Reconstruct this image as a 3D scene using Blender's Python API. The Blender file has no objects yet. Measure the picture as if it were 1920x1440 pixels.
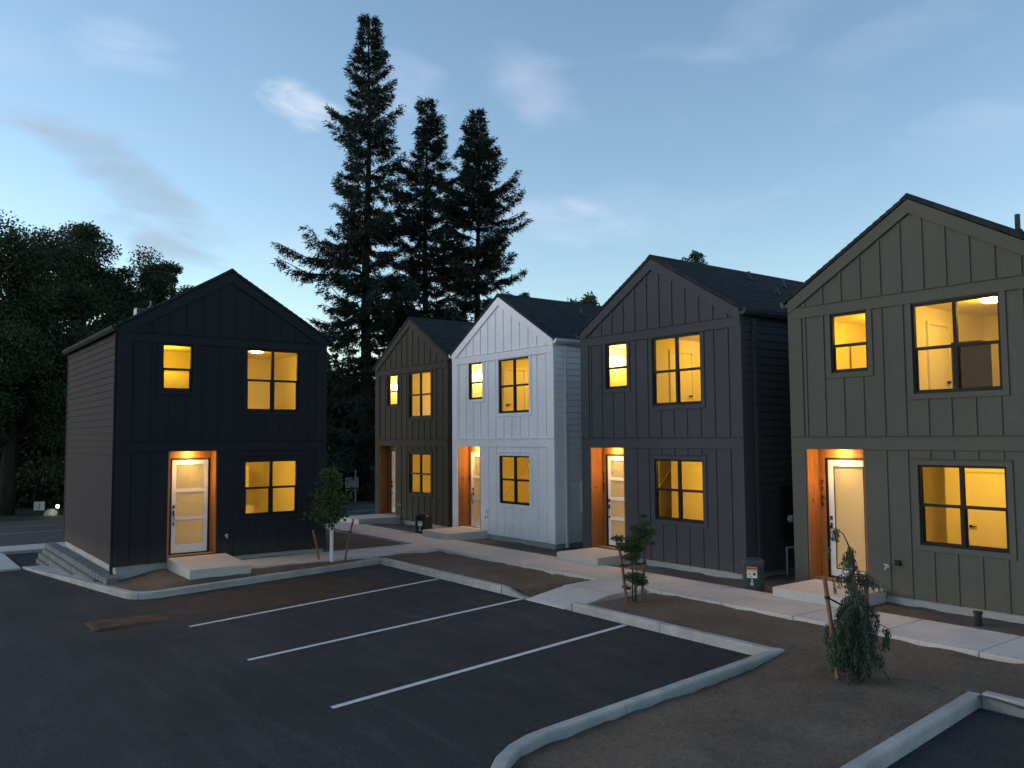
import bpy, math, random
import numpy as np
from mathutils import Matrix, Vector

R = math.radians
sc = bpy.context.scene
col = sc.collection

# ------------------------------------------------------------------ camera
cam_d = bpy.data.cameras.new("camera")
cam_d.sensor_width = 36.0
cam_d.lens = 1557.8 / 1920 * 36.0
cam_d.clip_start = 0.1
cam_d.clip_end = 4000
cam = bpy.data.objects.new("camera", cam_d)
col.objects.link(cam)
pit, yaw, rol = R(3.674), R(37.037), R(-0.4424)
Fv = Vector((-math.cos(yaw) * math.cos(pit), math.sin(yaw) * math.cos(pit), math.sin(pit)))
Rv = Vector((math.sin(yaw), math.cos(yaw), 0))
Uv = Rv.cross(Fv)
R2 = Rv * math.cos(rol) + Uv * math.sin(rol)
U2 = -Rv * math.sin(rol) + Uv * math.cos(rol)
m = Matrix((R2, U2, -Fv)).transposed().to_4x4()
m.translation = Vector((0, 0, 2.9))
cam.matrix_world = m
sc.camera = cam

# ------------------------------------------------------------------ world, sun, exposure
SUN_AZ, SUN_EL = 226.0, 9.0
w = bpy.data.worlds.new("World")
sc.world = w
w.use_nodes = True
nt = w.node_tree
bg = nt.nodes["Background"]
bg.inputs[1].default_value = 0.096
sky = nt.nodes.new("ShaderNodeTexSky")
sky.sky_type = 'NISHITA'
sky.sun_disc = False
sky.sun_elevation = R(SUN_EL)
sky.sun_rotation = R(SUN_AZ)
sky.air_density = 1.0
sky.dust_density = 0.2
sky.ozone_density = 2.0


def wn(t, **k):
    n = nt.nodes.new(t)
    for a, b in k.items():
        setattr(n, a, b)
    return n


def ramp(tree, src, p0, p1, c0=(0, 0, 0, 1), c1=(1, 1, 1, 1)):
    r = tree.nodes.new("ShaderNodeValToRGB")
    r.color_ramp.elements[0].position = p0
    r.color_ramp.elements[1].position = p1
    r.color_ramp.elements[0].color = c0
    r.color_ramp.elements[1].color = c1
    tree.links.new(src, r.inputs[0])
    return r.outputs[0]


tc = wn("ShaderNodeTexCoord")
GEN = tc.outputs["Generated"]


def sky_dir(px, py):
    v = Fv + R2 * ((px - 960) / 1557.8) - U2 * ((py - 720) / 1557.8)
    return v.normalized()


def vmath(op, a, b):
    n = wn("ShaderNodeVectorMath", operation=op)
    for i, q in ((0, a), (1, b)):
        if hasattr(q, 'is_linked'):
            nt.links.new(q, n.inputs[i])
        else:
            n.inputs[i].default_value = q
    return n.outputs["Value"] if op in ('DOT_PRODUCT', 'LENGTH') else n.outputs[0]


def fmath(op, a, b):
    n = wn("ShaderNodeMath", operation=op)
    for i, q in ((0, a), (1, b)):
        if hasattr(q, 'is_linked'):
            nt.links.new(q, n.inputs[i])
        else:
            n.inputs[i].default_value = q
    return n.outputs[0]


mp = wn("ShaderNodeMapping")
mp.inputs[3].default_value = (1.0, 1.0, 2.6)
nt.links.new(GEN, mp.inputs[0])
nz = wn("ShaderNodeTexNoise")
nz.inputs["Scale"].default_value = 9.0
nz.inputs["Detail"].default_value = 6
nz.inputs["Roughness"].default_value = 0.55
nz.inputs["Distortion"].default_value = 0.4
nt.links.new(mp.outputs[0], nz.inputs["Vector"])
wisp = nz.outputs[0]
tint = wn("ShaderNodeMixRGB", blend_type='MULTIPLY')
tint.inputs[0].default_value = 1.0
tint.inputs[2].default_value = (1.06, 1.01, 0.97, 1)
nt.links.new(sky.outputs[0], tint.inputs[1])
cur = tint.outputs[0]
# thin evening clouds, each a soft uneven patch at its own place in the sky
CLOUDS = [((565, 195), (78, 40), 10, (7.0, 6.4, 5.8), 0.8), ((240, 335), (190, 46), 28, (1.25, 1.45, 1.75), 1.3), ((300, 455), (120, 42), 22, (1.25, 1.42, 1.75), 1.2),
          ((60, 228), (130, 26), 4, (1.5, 1.65, 1.9), 1.0), ((240, 85), (90, 40), 0, (4.2, 4.0, 4.6), 0.35), ((30, 95), (120, 40), 5, (2.6, 2.7, 2.9), 0.35),
          ((1000, 160), (120, 60), 30, (3.7, 3.5, 4.1), 0.34), ((1010, 400), (150, 46), 8, (4.6, 4.0, 4.8), 0.45), ((1240, 405), (220, 60), 5, (2.7, 2.8, 3.5), 0.45),
          ((760, 160), (100, 60), 20, (4.0, 3.9, 4.8), 0.35), ((1300, 105), (90, 26), 10, (3.0, 3.2, 4.0), 0.25), ((1660, 80), (180, 40), -12, (2.5, 2.7, 3.4), 0.25),
          ((560, 470), (90, 36), 0, (2.9, 3.1, 3.8), 0.35), ((1880, 250), (160, 60), 0, (2.2, 2.5, 3.2), 0.35), ((1450, 20), (140, 60), -30, (3.2, 3.4, 4.3), 0.2)]
for (c_, r_, ang_, colr, amt) in CLOUDS:
    dcen = sky_dir(*c_)
    hx = Vector((0, 0, 1)).cross(dcen).normalized() * -1
    vy = dcen.cross(hx).normalized() * -1
    if vy.z > 0:
        vy = -vy
    ca, sa = math.cos(R(ang_)), math.sin(R(ang_))
    ux = (hx * ca + vy * sa)
    uy = (-hx * sa + vy * ca)
    k_ = 1557.8
    a_ = vmath('DOT_PRODUCT', GEN, tuple(ux * k_ / r_[0]))
    b_ = vmath('DOT_PRODUCT', GEN, tuple(uy * k_ / r_[1]))
    f_ = vmath('DOT_PRODUCT', GEN, tuple(dcen))
    r2 = fmath('ADD', fmath('MULTIPLY', a_, a_), fmath('MULTIPLY', b_, b_))
    r2 = fmath('ADD', r2, fmath('MULTIPLY', fmath('SUBTRACT', 0.55, wisp), 3.4))
    back = fmath('MULTIPLY', fmath('LESS_THAN', f_, 0.2), 50.0)
    r2 = fmath('ADD', r2, back)
    mr = wn("ShaderNodeMapRange", interpolation_type='SMOOTHSTEP')
    mr.inputs[1].default_value = -0.5
    mr.inputs[2].default_value = 1.45
    mr.inputs[3].default_value = amt * 0.5
    mr.inputs[4].default_value = 0.0
    nt.links.new(r2, mr.inputs[0])
    mxx = wn("ShaderNodeMixRGB")
    nt.links.new(mr.outputs[0], mxx.inputs[0])
    nt.links.new(cur, mxx.inputs[1])
    mxx.inputs[2].default_value = (*colr, 1)
    cur = mxx.outputs[0]
# the same thin haze streaks over the rest of the sky
ov = wn("ShaderNodeMapRange", interpolation_type='SMOOTHSTEP')
ov.inputs[1].default_value = 0.56
ov.inputs[2].default_value = 0.80
ov.inputs[3].default_value = 0.0
ov.inputs[4].default_value = 0.05
nt.links.new(wisp, ov.inputs[0])
mx = wn("ShaderNodeMixRGB")
nt.links.new(ov.outputs[0], mx.inputs[0])
nt.links.new(cur, mx.inputs[1])
mx.inputs[2].default_value = (3.6, 3.5, 4.2, 1)
nt.links.new(mx.outputs[0], bg.inputs[0])

sun_d = bpy.data.lights.new("sun", 'SUN')
sun_d.energy = 0.50
sun_d.angle = R(60)
sun_d.color = (1.0, 0.92, 0.92)
sun = bpy.data.objects.new("sun", sun_d)
col.objects.link(sun)
sd = Vector((math.sin(R(SUN_AZ)) * math.cos(R(SUN_EL)), math.cos(R(SUN_AZ)) * math.cos(R(SUN_EL)), math.sin(R(SUN_EL))))
sun.rotation_euler = (-sd).to_track_quat('-Z', 'Y').to_euler()

sc.view_settings.view_transform = 'Standard'
sc.view_settings.look = 'None'
sc.view_settings.gamma = 1.0
sc.view_settings.exposure = 1.63
sc.view_settings.use_curve_mapping = False
sc.render.engine = 'CYCLES'
sc.cycles.max_bounces = 8
sc.cycles.transparent_max_bounces = 16
sc.cycles.sample_clamp_indirect = 4.0
sc.cycles.use_denoising = True

# ------------------------------------------------------------------ helpers
rng = np.random.default_rng(7)


class MB:
    def __init__(s):
        s.v, s.f = [], []

    def quad(s, a, b, c, d):
        n = len(s.v)
        s.v += [a, b, c, d]
        s.f.append((n, n + 1, n + 2, n + 3))

    def box(s, x0, x1, y0, y1, z0, z1):
        n = len(s.v)
        s.v += [(x0, y0, z0), (x1, y0, z0), (x1, y1, z0), (x0, y1, z0), (x0, y0, z1), (x1, y0, z1), (x1, y1, z1), (x0, y1, z1)]
        s.f += [(n, n + 3, n + 2, n + 1), (n + 4, n + 5, n + 6, n + 7), (n, n + 1, n + 5, n + 4), (n + 1, n + 2, n + 6, n + 5), (n + 2, n + 3, n + 7, n + 6), (n + 3, n, n + 4, n + 7)]
        return s

    def prism(s, poly, axis, a0, a1):
        """poly in the two other axes, extruded along axis (0,1,2)"""
        n = len(s.v)
        k = len(poly)
        for a in (a0, a1):
            for p in poly:
                q = list(p)
                q.insert(axis, a)
                s.v.append(tuple(q))
        s.f.append(tuple(range(n, n + k)))
        s.f.append(tuple(range(n + 2 * k - 1, n + k - 1, -1)))
        for i in range(k):
            j = (i + 1) % k
            s.f.append((n + i, n + k + i, n + k + j, n + j))
        return s

    def tube(s, pts, rad, sides=8, cap=True):
        pts = [Vector(p) for p in pts]
        if not hasattr(rad, '__len__'):
            rad = [rad] * len(pts)
        n = len(s.v)
        for i, p in enumerate(pts):
            t = (pts[min(i + 1, len(pts) - 1)] - pts[max(i - 1, 0)]).normalized()
            u = t.orthogonal().normalized() if abs(t.z) < 0.95 else t.cross(Vector((1, 0, 0))).normalized()
            if abs(t.z) < 0.95:
                u = t.cross(Vector((0, 0, 1))).normalized()
            q = t.cross(u)
            for k in range(sides):
                a = 2 * math.pi * k / sides
                s.v.append(tuple(p + (u * math.cos(a) + q * math.sin(a)) * rad[i]))
        for i in range(len(pts) - 1):
            for k in range(sides):
                k2 = (k + 1) % sides
                s.f.append((n + i * sides + k, n + i * sides + k2, n + (i + 1) * sides + k2, n + (i + 1) * sides + k))
        if cap:
            s.f.append(tuple(n + k for k in range(sides))[::-1])
            s.f.append(tuple(n + (len(pts) - 1) * sides + k for k in range(sides)))
        return s

    def mesh(s, name, mat):
        me = bpy.data.meshes.new(name)
        me.from_pydata(s.v, [], s.f)
        import bmesh
        b = bmesh.new()
        b.from_mesh(me)
        bmesh.ops.recalc_face_normals(b, faces=b.faces)
        b.to_mesh(me)
        b.free()
        if mat:
            me.materials.append(mat)
        return me

    def build(s, name, mat, parent=None):
        return link(name, s.mesh(name, mat), parent)


def link(name, data, parent=None):
    o = bpy.data.objects.new(name, data)
    col.objects.link(o)
    if parent:
        o.parent = parent
    return o


def tag(o, label=None, cat=None, group=None, kind=None):
    if label:
        o["label"] = label
    if cat:
        o["category"] = cat
    if group:
        o["group"] = group
    if kind:
        o["kind"] = kind
    return o


def empty(name, loc=(0, 0, 0), rz=0.0):
    o = link(name, None)
    o.location = loc
    o.rotation_euler = (0, 0, rz)
    o.empty_display_size = 0.2
    return o


def bevel(o, w=0.01, seg=2):
    b = o.modifiers.new("bevel", 'BEVEL')
    b.width = w
    b.segments = seg
    b.limit_method = 'ANGLE'
    return o


def smooth(me):
    me.polygons.foreach_set("use_smooth", [True] * len(me.polygons))


def mesh_np(name, verts, faces, mat):
    verts = np.asarray(verts, dtype=np.float32)
    faces = np.asarray(faces, dtype=np.int32)
    me = bpy.data.meshes.new(name)
    k = faces.shape[1]
    me.vertices.add(len(verts))
    me.vertices.foreach_set("co", verts.ravel())
    me.loops.add(faces.size)
    me.loops.foreach_set("vertex_index", faces.ravel())
    me.polygons.add(len(faces))
    me.polygons.foreach_set("loop_start", np.arange(0, faces.size, k, dtype=np.int32))
    me.polygons.foreach_set("loop_total", np.full(len(faces), k, dtype=np.int32))
    me.update(calc_edges=True)
    me.materials.append(mat)
    return me


def leaves_mesh(name, C, D, S, L, Wd, mat):
    """diamond leaves: centre base C, direction D, side S (unit), length L, width Wd"""
    n = len(C)
    L = L[:, None]
    Wd = Wd[:, None]
    v = np.empty((n, 4, 3))
    nrm = np.cross(D, S)
    v[:, 0] = C
    v[:, 1] = C + D * L * 0.45 + S * Wd * 0.5 + nrm * Wd * 0.12
    v[:, 2] = C + D * L
    v[:, 3] = C + D * L * 0.45 - S * Wd * 0.5 + nrm * Wd * 0.12
    return mesh_np(name, v.reshape(-1, 3), np.arange(n * 4).reshape(n, 4), mat)


def unit(a):
    return a / np.maximum(np.linalg.norm(a, axis=-1, keepdims=True), 1e-9)


# ------------------------------------------------------------------ materials
def mat_base(name):
    ma = bpy.data.materials.new(name)
    ma.use_nodes = True
    t = ma.node_tree
    return ma, t, t.nodes["Principled BSDF"]


def noise(t, scale, detail=4, vec=None, rough=0.55, dist=0.0):
    n = t.nodes.new("ShaderNodeTexNoise")
    n.inputs["Scale"].default_value = scale
    n.inputs["Detail"].default_value = detail
    n.inputs["Roughness"].default_value = rough
    n.inputs["Distortion"].default_value = dist
    if vec is not None:
        t.links.new(vec, n.inputs["Vector"])
    return n.outputs[0]


def coords(t, scale=(1, 1, 1), kind="Object"):
    c = t.nodes.new("ShaderNodeTexCoord")
    mpn = t.nodes.new("ShaderNodeMapping")
    mpn.inputs[3].default_value = scale
    t.links.new(c.outputs[kind], mpn.inputs[0])
    return mpn.outputs[0]


def world_pos(t, scale=(1, 1, 1)):
    g = t.nodes.new("ShaderNodeNewGeometry")
    mpn = t.nodes.new("ShaderNodeMapping")
    mpn.inputs[3].default_value = scale
    t.links.new(g.outputs["Position"], mpn.inputs[0])
    return mpn.outputs[0]


def mixc(t, fac, a, b, mode='MIX'):
    n = t.nodes.new("ShaderNodeMixRGB")
    n.blend_type = mode
    for i, x in ((0, fac), (1, a), (2, b)):
        if hasattr(x, 'links') or hasattr(x, 'is_linked'):
            t.links.new(x, n.inputs[i])
        elif i == 0:
            n.inputs[0].default_value = x
        else:
            n.inputs[i].default_value = (*x, 1) if len(x) == 3 else x
    return n.outputs[0]


def bump(t, p, h, strength=0.3, dist=0.01):
    b = t.nodes.new("ShaderNodeBump")
    b.inputs["Strength"].default_value = strength
    b.inputs["Distance"].default_value = dist
    t.links.new(h, b.inputs["Height"])
    t.links.new(b.outputs[0], p.inputs["Normal"])


def simple(name, c, rough=0.6, spec=0.3, var=0.12, vscale=3.0, bstr=0.15, bscale=60, metal=0.0, stretch=(1, 1, 1), fine=0.0):
    ma, t, p = mat_base(name)
    v = world_pos(t, stretch)
    n1 = ramp(t, noise(t, vscale, 5, v), 0.3, 0.7)
    dark = tuple(x * (1 - var) for x in c)
    lite = tuple(min(1, x * (1 + var)) for x in c)
    cc_ = mixc(t, n1, dark, lite)
    if fine:
        n3 = ramp(t, noise(t, bscale * 1.7, 2, v), 0.35, 0.65)
        cc_ = mixc(t, n3, cc_, mixc(t, 1.0, cc_, (1 - fine,) * 3, 'MULTIPLY'))
    t.links.new(cc_, p.inputs["Base Color"])
    p.inputs["Roughness"].default_value = rough
    p.inputs["Specular IOR Level"].default_value = spec
    p.inputs["Metallic"].default_value = metal
    if bstr:
        bump(t, p, noise(t, bscale, 3, v), bstr, 0.01)
    return ma


def emit(name, c, s):
    ma, t, p = mat_base(name)
    p.inputs["Base Color"].default_value = (*c, 1)
    p.inputs["Emission Color"].default_value = (*c, 1)
    p.inputs["Emission Strength"].default_value = s
    return ma


def siding(name, c):
    # painted fibre-cement: faint wood grain, slight weathering
    ma, t, p = mat_base(name)
    v = world_pos(t, (1, 1, 0.12))
    v2 = world_pos(t)
    g = ramp(t, noise(t, 55, 4, v), 0.3, 0.7)
    big = ramp(t, noise(t, 0.9, 4, v2), 0.25, 0.75)
    c1 = mixc(t, g, tuple(x * 0.9 for x in c), tuple(min(1, x * 1.06) for x in c))
    c2 = mixc(t, big, mixc(t, 1.0, c1, (0.88, 0.88, 0.88), 'MULTIPLY'), c1)
    sx = t.nodes.new("ShaderNodeSeparateXYZ")
    t.links.new(v2, sx.inputs[0])
    sm = t.nodes.new("ShaderNodeMath")
    sm.operation = 'MULTIPLY_ADD'
    t.links.new(noise(t, 6.0, 5, v2, 0.7), sm.inputs[0])
    sm.inputs[1].default_value = -0.75
    t.links.new(sx.outputs[2], sm.inputs[2])
    dm = t.nodes.new("ShaderNodeMapRange")
    dm.interpolation_type = 'SMOOTHSTEP'
    dm.inputs[1].default_value = -0.5
    dm.inputs[2].default_value = 0.05
    dm.inputs[3].default_value = 0.17
    dm.inputs[4].default_value = 0.0
    t.links.new(sm.outputs[0], dm.inputs[0])
    c2 = mixc(t, dm.outputs[0], c2, (0.16, 0.13, 0.10))
    t.links.new(c2, p.inputs["Base Color"])
    p.inputs["Roughness"].default_value = 0.8
    p.inputs["Specular IOR Level"].default_value = 0.06
    bump(t, p, noise(t, 60, 4, v), 0.12, 0.01)
    return ma


def wood(name, c, c2, vertical=True, rough=0.55):
    ma, t, p = mat_base(name)
    st = (14, 14, 0.9) if vertical else (0.9, 0.9, 14)
    oi = t.nodes.new("ShaderNodeObjectInfo")
    v = coords(t, st)
    g = ramp(t, noise(t, 1.6, 6, v, 0.6, 1.2), 0.3, 0.72)
    k = ramp(t, noise(t, 5.5, 2, coords(t, (1.4, 1.4, 0.55))), 0.27, 0.34, (0.35, 0.25, 0.2, 1), (1, 1, 1, 1))
    base = mixc(t, g, c2, c)
    base = mixc(t, 1.0, base, k, 'MULTIPLY')
    hsv = t.nodes.new("ShaderNodeHueSaturation")
    mr = t.nodes.new("ShaderNodeMapRange")
    mr.inputs[3].default_value = 0.78
    mr.inputs[4].default_value = 1.2
    t.links.new(oi.outputs["Random"], mr.inputs[0])
    t.links.new(mr.outputs[0], hsv.inputs["Value"])
    t.links.new(base, hsv.inputs["Color"])
    t.links.new(hsv.outputs[0], p.inputs["Base Color"])
    p.inputs["Roughness"].default_value = rough
    p.inputs["Specular IOR Level"].default_value = 0.3
    bump(t, p, noise(t, 2.4, 6, v), 0.2, 0.01)
    return ma


def glass_mat():
    ma = bpy.data.materials.new("window_glass")
    ma.use_nodes = True
    t = ma.node_tree
    t.nodes.clear()
    o = t.nodes.new("ShaderNodeOutputMaterial")
    mxn = t.nodes.new("ShaderNodeMixShader")
    tr = t.nodes.new("ShaderNodeBsdfTransparent")
    tr.inputs[0].default_value = (0.96, 0.95, 0.90, 1)
    gl = t.nodes.new("ShaderNodeBsdfGlossy")
    gl.inputs["Roughness"].default_value = 0.02
    fr = t.nodes.new("ShaderNodeLayerWeight")
    fr.inputs[0].default_value = 0.5
    pw_ = t.nodes.new("ShaderNodeMath")
    pw_.operation = 'POWER'
    t.links.new(fr.outputs["Facing"], pw_.inputs[0])
    pw_.inputs[1].default_value = 4.0
    ma_ = t.nodes.new("ShaderNodeMath")
    ma_.operation = 'MULTIPLY_ADD'
    t.links.new(pw_.outputs[0], ma_.inputs[0])
    ma_.inputs[1].default_value = 0.12
    ma_.inputs[2].default_value = 0.005
    t.links.new(ma_.outputs[0], mxn.inputs[0])
    t.links.new(tr.outputs[0], mxn.inputs[1])
    t.links.new(gl.outputs[0], mxn.inputs[2])
    t.links.new(mxn.outputs[0], o.inputs[0])
    return ma


def frosted_mat():
    ma = bpy.data.materials.new("frosted_glass")
    ma.use_nodes = True
    t = ma.node_tree
    t.nodes.clear()
    o = t.nodes.new("ShaderNodeOutputMaterial")
    mxn = t.nodes.new("ShaderNodeMixShader")
    mxn.inputs[0].default_value = 0.78
    a = t.nodes.new("ShaderNodeBsdfDiffuse")
    a.inputs[0].default_value = (0.7, 0.68, 0.6, 1)
    b = t.nodes.new("ShaderNodeBsdfTranslucent")
    b.inputs[0].default_value = (0.92, 0.9, 0.82, 1)
    t.links.new(a.outputs[0], mxn.inputs[1])
    t.links.new(b.outputs[0], mxn.inputs[2])
    t.links.new(mxn.outputs[0], o.inputs[0])
    return ma


def leaf_mat(name, c, c2, trans=0.25):
    ma, t, p = mat_base(name)
    v = world_pos(t)
    n1 = ramp(t, noise(t, 0.9, 3, v), 0.35, 0.65)
    n2 = ramp(t, noise(t, 9, 2, v), 0.35, 0.65)
    a = mixc(t, n1, c, c2)
    b = mixc(t, n2, mixc(t, 1.0, a, (0.6, 0.62, 0.6), 'MULTIPLY'), a)
    t.links.new(b, p.inputs["Base Color"])
    p.inputs["Roughness"].default_value = 0.6
    p.inputs["Specular IOR Level"].default_value = 0.25
    out = t.nodes["Material Output"]
    tl = t.nodes.new("ShaderNodeBsdfTranslucent")
    t.links.new(b, tl.inputs[0])
    ms = t.nodes.new("ShaderNodeMixShader")
    ms.inputs[0].default_value = trans
    t.links.new(p.outputs[0], ms.inputs[1])
    t.links.new(tl.outputs[0], ms.inputs[2])
    t.links.new(ms.outputs[0], out.inputs[0])
    return ma


def ellipse_mask(t, pos, cx, cy, rx, ry, soft=0.5, ang=0.0, warp=0.5):
    """a world-space stain: 1 inside an uneven ellipse"""
    mpn = t.nodes.new("ShaderNodeMapping")
    mpn.vector_type = 'TEXTURE'
    mpn.inputs[1].default_value = (cx, cy, 0)
    mpn.inputs[2].default_value = (0, 0, ang)
    mpn.inputs[3].default_value = (rx, ry, 1e4)
    t.links.new(pos, mpn.inputs[0])
    ln = t.nodes.new("ShaderNodeVectorMath")
    ln.operation = 'LENGTH'
    t.links.new(mpn.outputs[0], ln.inputs[0])
    ad = t.nodes.new("ShaderNodeMath")
    ad.operation = 'MULTIPLY_ADD'
    t.links.new(noise(t, 1.1, 5, pos), ad.inputs[0])
    ad.inputs[1].default_value = warp
    t.links.new(ln.outputs["Value"], ad.inputs[2])
    mr = t.nodes.new("ShaderNodeMapRange")
    mr.interpolation_type = 'SMOOTHSTEP'
    mr.inputs[1].default_value = 1.0 - soft * 0.5 + warp * 0.5
    mr.inputs[2].default_value = 1.0 + soft * 0.5 + warp * 0.5
    mr.inputs[3].default_value = 1.0
    mr.inputs[4].default_value = 0.0
    t.links.new(ad.outputs[0], mr.inputs[0])
    return mr.outputs[0]


def asphalt_mat():
    ma, t, p = mat_base("asphalt")
    v = world_pos(t)
    big = ramp(t, noise(t, 0.35, 5, v), 0.3, 0.7)
    mid = ramp(t, noise(t, 2.2, 5, v), 0.3, 0.7)
    fine = ramp(t, noise(t, 170, 2, v), 0.3, 0.75)
    c = mixc(t, big, (0.033, 0.034, 0.038), (0.050, 0.051, 0.054))
    c = mixc(t, mid, mixc(t, 1.0, c, (0.86, 0.86, 0.87), 'MULTIPLY'), c)
    c = mixc(t, fine, mixc(t, 1.0, c, (0.62, 0.62, 0.62), 'MULTIPLY'), mixc(t, 1.0, c, (1.35, 1.35, 1.33), 'MULTIPLY'))
    agg = ramp(t, noise(t, 34, 4, v, 0.75), 0.34, 0.68)
    c = mixc(t, agg, mixc(t, 1.0, c, (0.55, 0.55, 0.56), 'MULTIPLY'), mixc(t, 1.0, c, (1.34, 1.34, 1.32), 'MULTIPLY'))
    # worn wheel tracks and old drips
    tr = ramp(t, noise(t, 1.0, 5, world_pos(t, (0.32, 2.2, 1)), 0.6, 0.6), 0.50, 0.72)
    c = mixc(t, tr, c, mixc(t, 1.0, c, (1.4, 1.38, 1.34), 'MULTIPLY'))
    dp = ramp(t, noise(t, 2.6, 3, v, 0.5), 0.68, 0.78)
    c = mixc(t, dp, c, mixc(t, 1.0, c, (0.6, 0.6, 0.6), 'MULTIPLY'))
    # specks of stone and litter
    sp = ramp(t, noise(t, 23, 2, v), 0.76, 0.80)
    c = mixc(t, sp, c, (0.12, 0.115, 0.105))
    # silt washed over the bay beside the first house
    s1 = ellipse_mask(t, v, -17.9, 6.9, 1.35, 2.7, 0.7, 0.0, 0.7)
    s2 = ellipse_mask(t, v, -17.0, 3.6, 1.1, 0.8, 0.9, 0.3, 0.8)
    pat = ramp(t, noise(t, 1.7, 6, v), 0.25, 0.7)
    s1m = t.nodes.new("ShaderNodeMath")
    s1m.operation = 'MULTIPLY'
    t.links.new(s1, s1m.inputs[0])
    t.links.new(pat, s1m.inputs[1])
    sm = t.nodes.new("ShaderNodeMath")
    sm.operation = 'MULTIPLY'
    t.links.new(s1m.outputs[0], sm.inputs[0])
    sm.inputs[1].default_value = 0.8
    c = mixc(t, sm.outputs[0], c, (0.082, 0.050, 0.032))
    sm2 = t.nodes.new("ShaderNodeMath")
    sm2.operation = 'MULTIPLY'
    t.links.new(s2, sm2.inputs[0])
    sm2.inputs[1].default_value = 0.35
    c = mixc(t, sm2.outputs[0], c, (0.07, 0.047, 0.033))
    t.links.new(c, p.inputs["Base Color"])
    rr = t.nodes.new("ShaderNodeMapRange")
    rr.inputs[3].default_value = 0.62
    rr.inputs[4].default_value = 0.9
    t.links.new(mid, rr.inputs[0])
    t.links.new(rr.outputs[0], p.inputs["Roughness"])
    p.inputs["Specular IOR Level"].default_value = 0.10
    bump(t, p, mixc(t, 0.5, noise(t, 120, 3, v), noise(t, 28, 4, v)), 0.7, 0.02)
    return ma


def soil_mat():
    ma, t, p = mat_base("soil")
    v = world_pos(t)
    a = ramp(t, noise(t, 0.8, 5, v), 0.3, 0.7)
    b = ramp(t, noise(t, 14, 5, v, 0.7), 0.3, 0.72)
    f = ramp(t, noise(t, 75, 3, v, 0.7), 0.3, 0.7)
    c = mixc(t, a, (0.182, 0.138, 0.107), (0.245, 0.200, 0.160))
    c = mixc(t, b, mixc(t, 1.0, c, (0.62, 0.6, 0.58), 'MULTIPLY'), c)
    c = mixc(t, f, mixc(t, 1.0, c, (0.55, 0.55, 0.55), 'MULTIPLY'), mixc(t, 1.0, c, (1.25, 1.25, 1.25), 'MULTIPLY'))
    sp = ramp(t, noise(t, 38, 2, v), 0.73, 0.78)
    c = mixc(t, sp, c, (0.33, 0.30, 0.26))
    t.links.new(c, p.inputs["Base Color"])
    p.inputs["Roughness"].default_value = 0.95
    p.inputs["Specular IOR Level"].default_value = 0.1
    h = mixc(t, 0.5, noise(t, 30, 5, v, 0.7), noise(t, 110, 3, v))
    bump(t, p, h, 1.0, 0.05)
    return ma


def concrete(name, c, var=0.16):
    ma, t, p = mat_base(name)
    v = world_pos(t)
    a = ramp(t, noise(t, 1.3, 6, v, 0.65), 0.28, 0.72)
    b = ramp(t, noise(t, 45, 3, v), 0.3, 0.7)
    st = ramp(t, noise(t, 4.5, 6, v, 0.7, 1.0), 0.55, 0.75)
    cc_ = mixc(t, a, tuple(x * (1 - var) for x in c), tuple(x * (1 + var * 0.6) for x in c))
    cc_ = mixc(t, b, mixc(t, 1.0, cc_, (0.86, 0.86, 0.86), 'MULTIPLY'), cc_)
    sm = t.nodes.new("ShaderNodeMath")
    sm.operation = 'MULTIPLY'
    t.links.new(st, sm.inputs[0])
    sm.inputs[1].default_value = 0.35
    cc_ = mixc(t, sm.outputs[0], cc_, tuple(x * 0.62 for x in c))
    t.links.new(cc_, p.inputs["Base Color"])
    p.inputs["Roughness"].default_value = 0.85
    p.inputs["Specular IOR Level"].default_value = 0.2
    bump(t, p, noise(t, 70, 4, v), 0.35, 0.012)
    return ma


def roof_mat():
    ma, t, p = mat_base("shingle")
    v = coords(t)
    sep = t.nodes.new("ShaderNodeTexBrick")
    sep.inputs["Scale"].default_value = 1.0
    sep.inputs["Brick Width"].default_value = 0.33
    sep.inputs["Row Height"].default_value = 0.145
    sep.inputs["Mortar Size"].default_value = 0.004
    sep.inputs["Color1"].default_value = (0.017, 0.0175, 0.021, 1)
    sep.inputs["Color2"].default_value = (0.034, 0.035, 0.040, 1)
    sep.inputs["Mortar"].default_value = (0.012, 0.012, 0.014, 1)
    sep.offset = 0.37
    sw = t.nodes.new("ShaderNodeSeparateXYZ")
    cb = t.nodes.new("ShaderNodeCombineXYZ")
    t.links.new(v, sw.inputs[0])
    mm = t.nodes.new("ShaderNodeMath")
    mm.operation = 'MULTIPLY'
    mm.inputs[1].default_value = 1.166
    ab = t.nodes.new("ShaderNodeMath")
    ab.operation = 'MULTIPLY'
    ab.inputs[1].default_value = 1.166
    t.links.new(sw.outputs[0], ab.inputs[0])
    t.links.new(sw.outputs[1], cb.inputs[0])
    t.links.new(ab.outputs[0], cb.inputs[1])
    t.links.new(cb.outputs[0], sep.inputs["Vector"])
    n1 = ramp(t, noise(t, 7, 4, v), 0.3, 0.7)
    c = mixc(t, n1, mixc(t, 1.0, sep.outputs[0], (0.75, 0.75, 0.78), 'MULTIPLY'), sep.outputs[0])
    t.links.new(c, p.inputs["Base Color"])
    p.inputs["Roughness"].default_value = 0.85
    p.inputs["Specular IOR Level"].default_value = 0.2
    bump(t, p, noise(t, 130, 2, v), 0.5, 0.01)
    return ma


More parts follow.
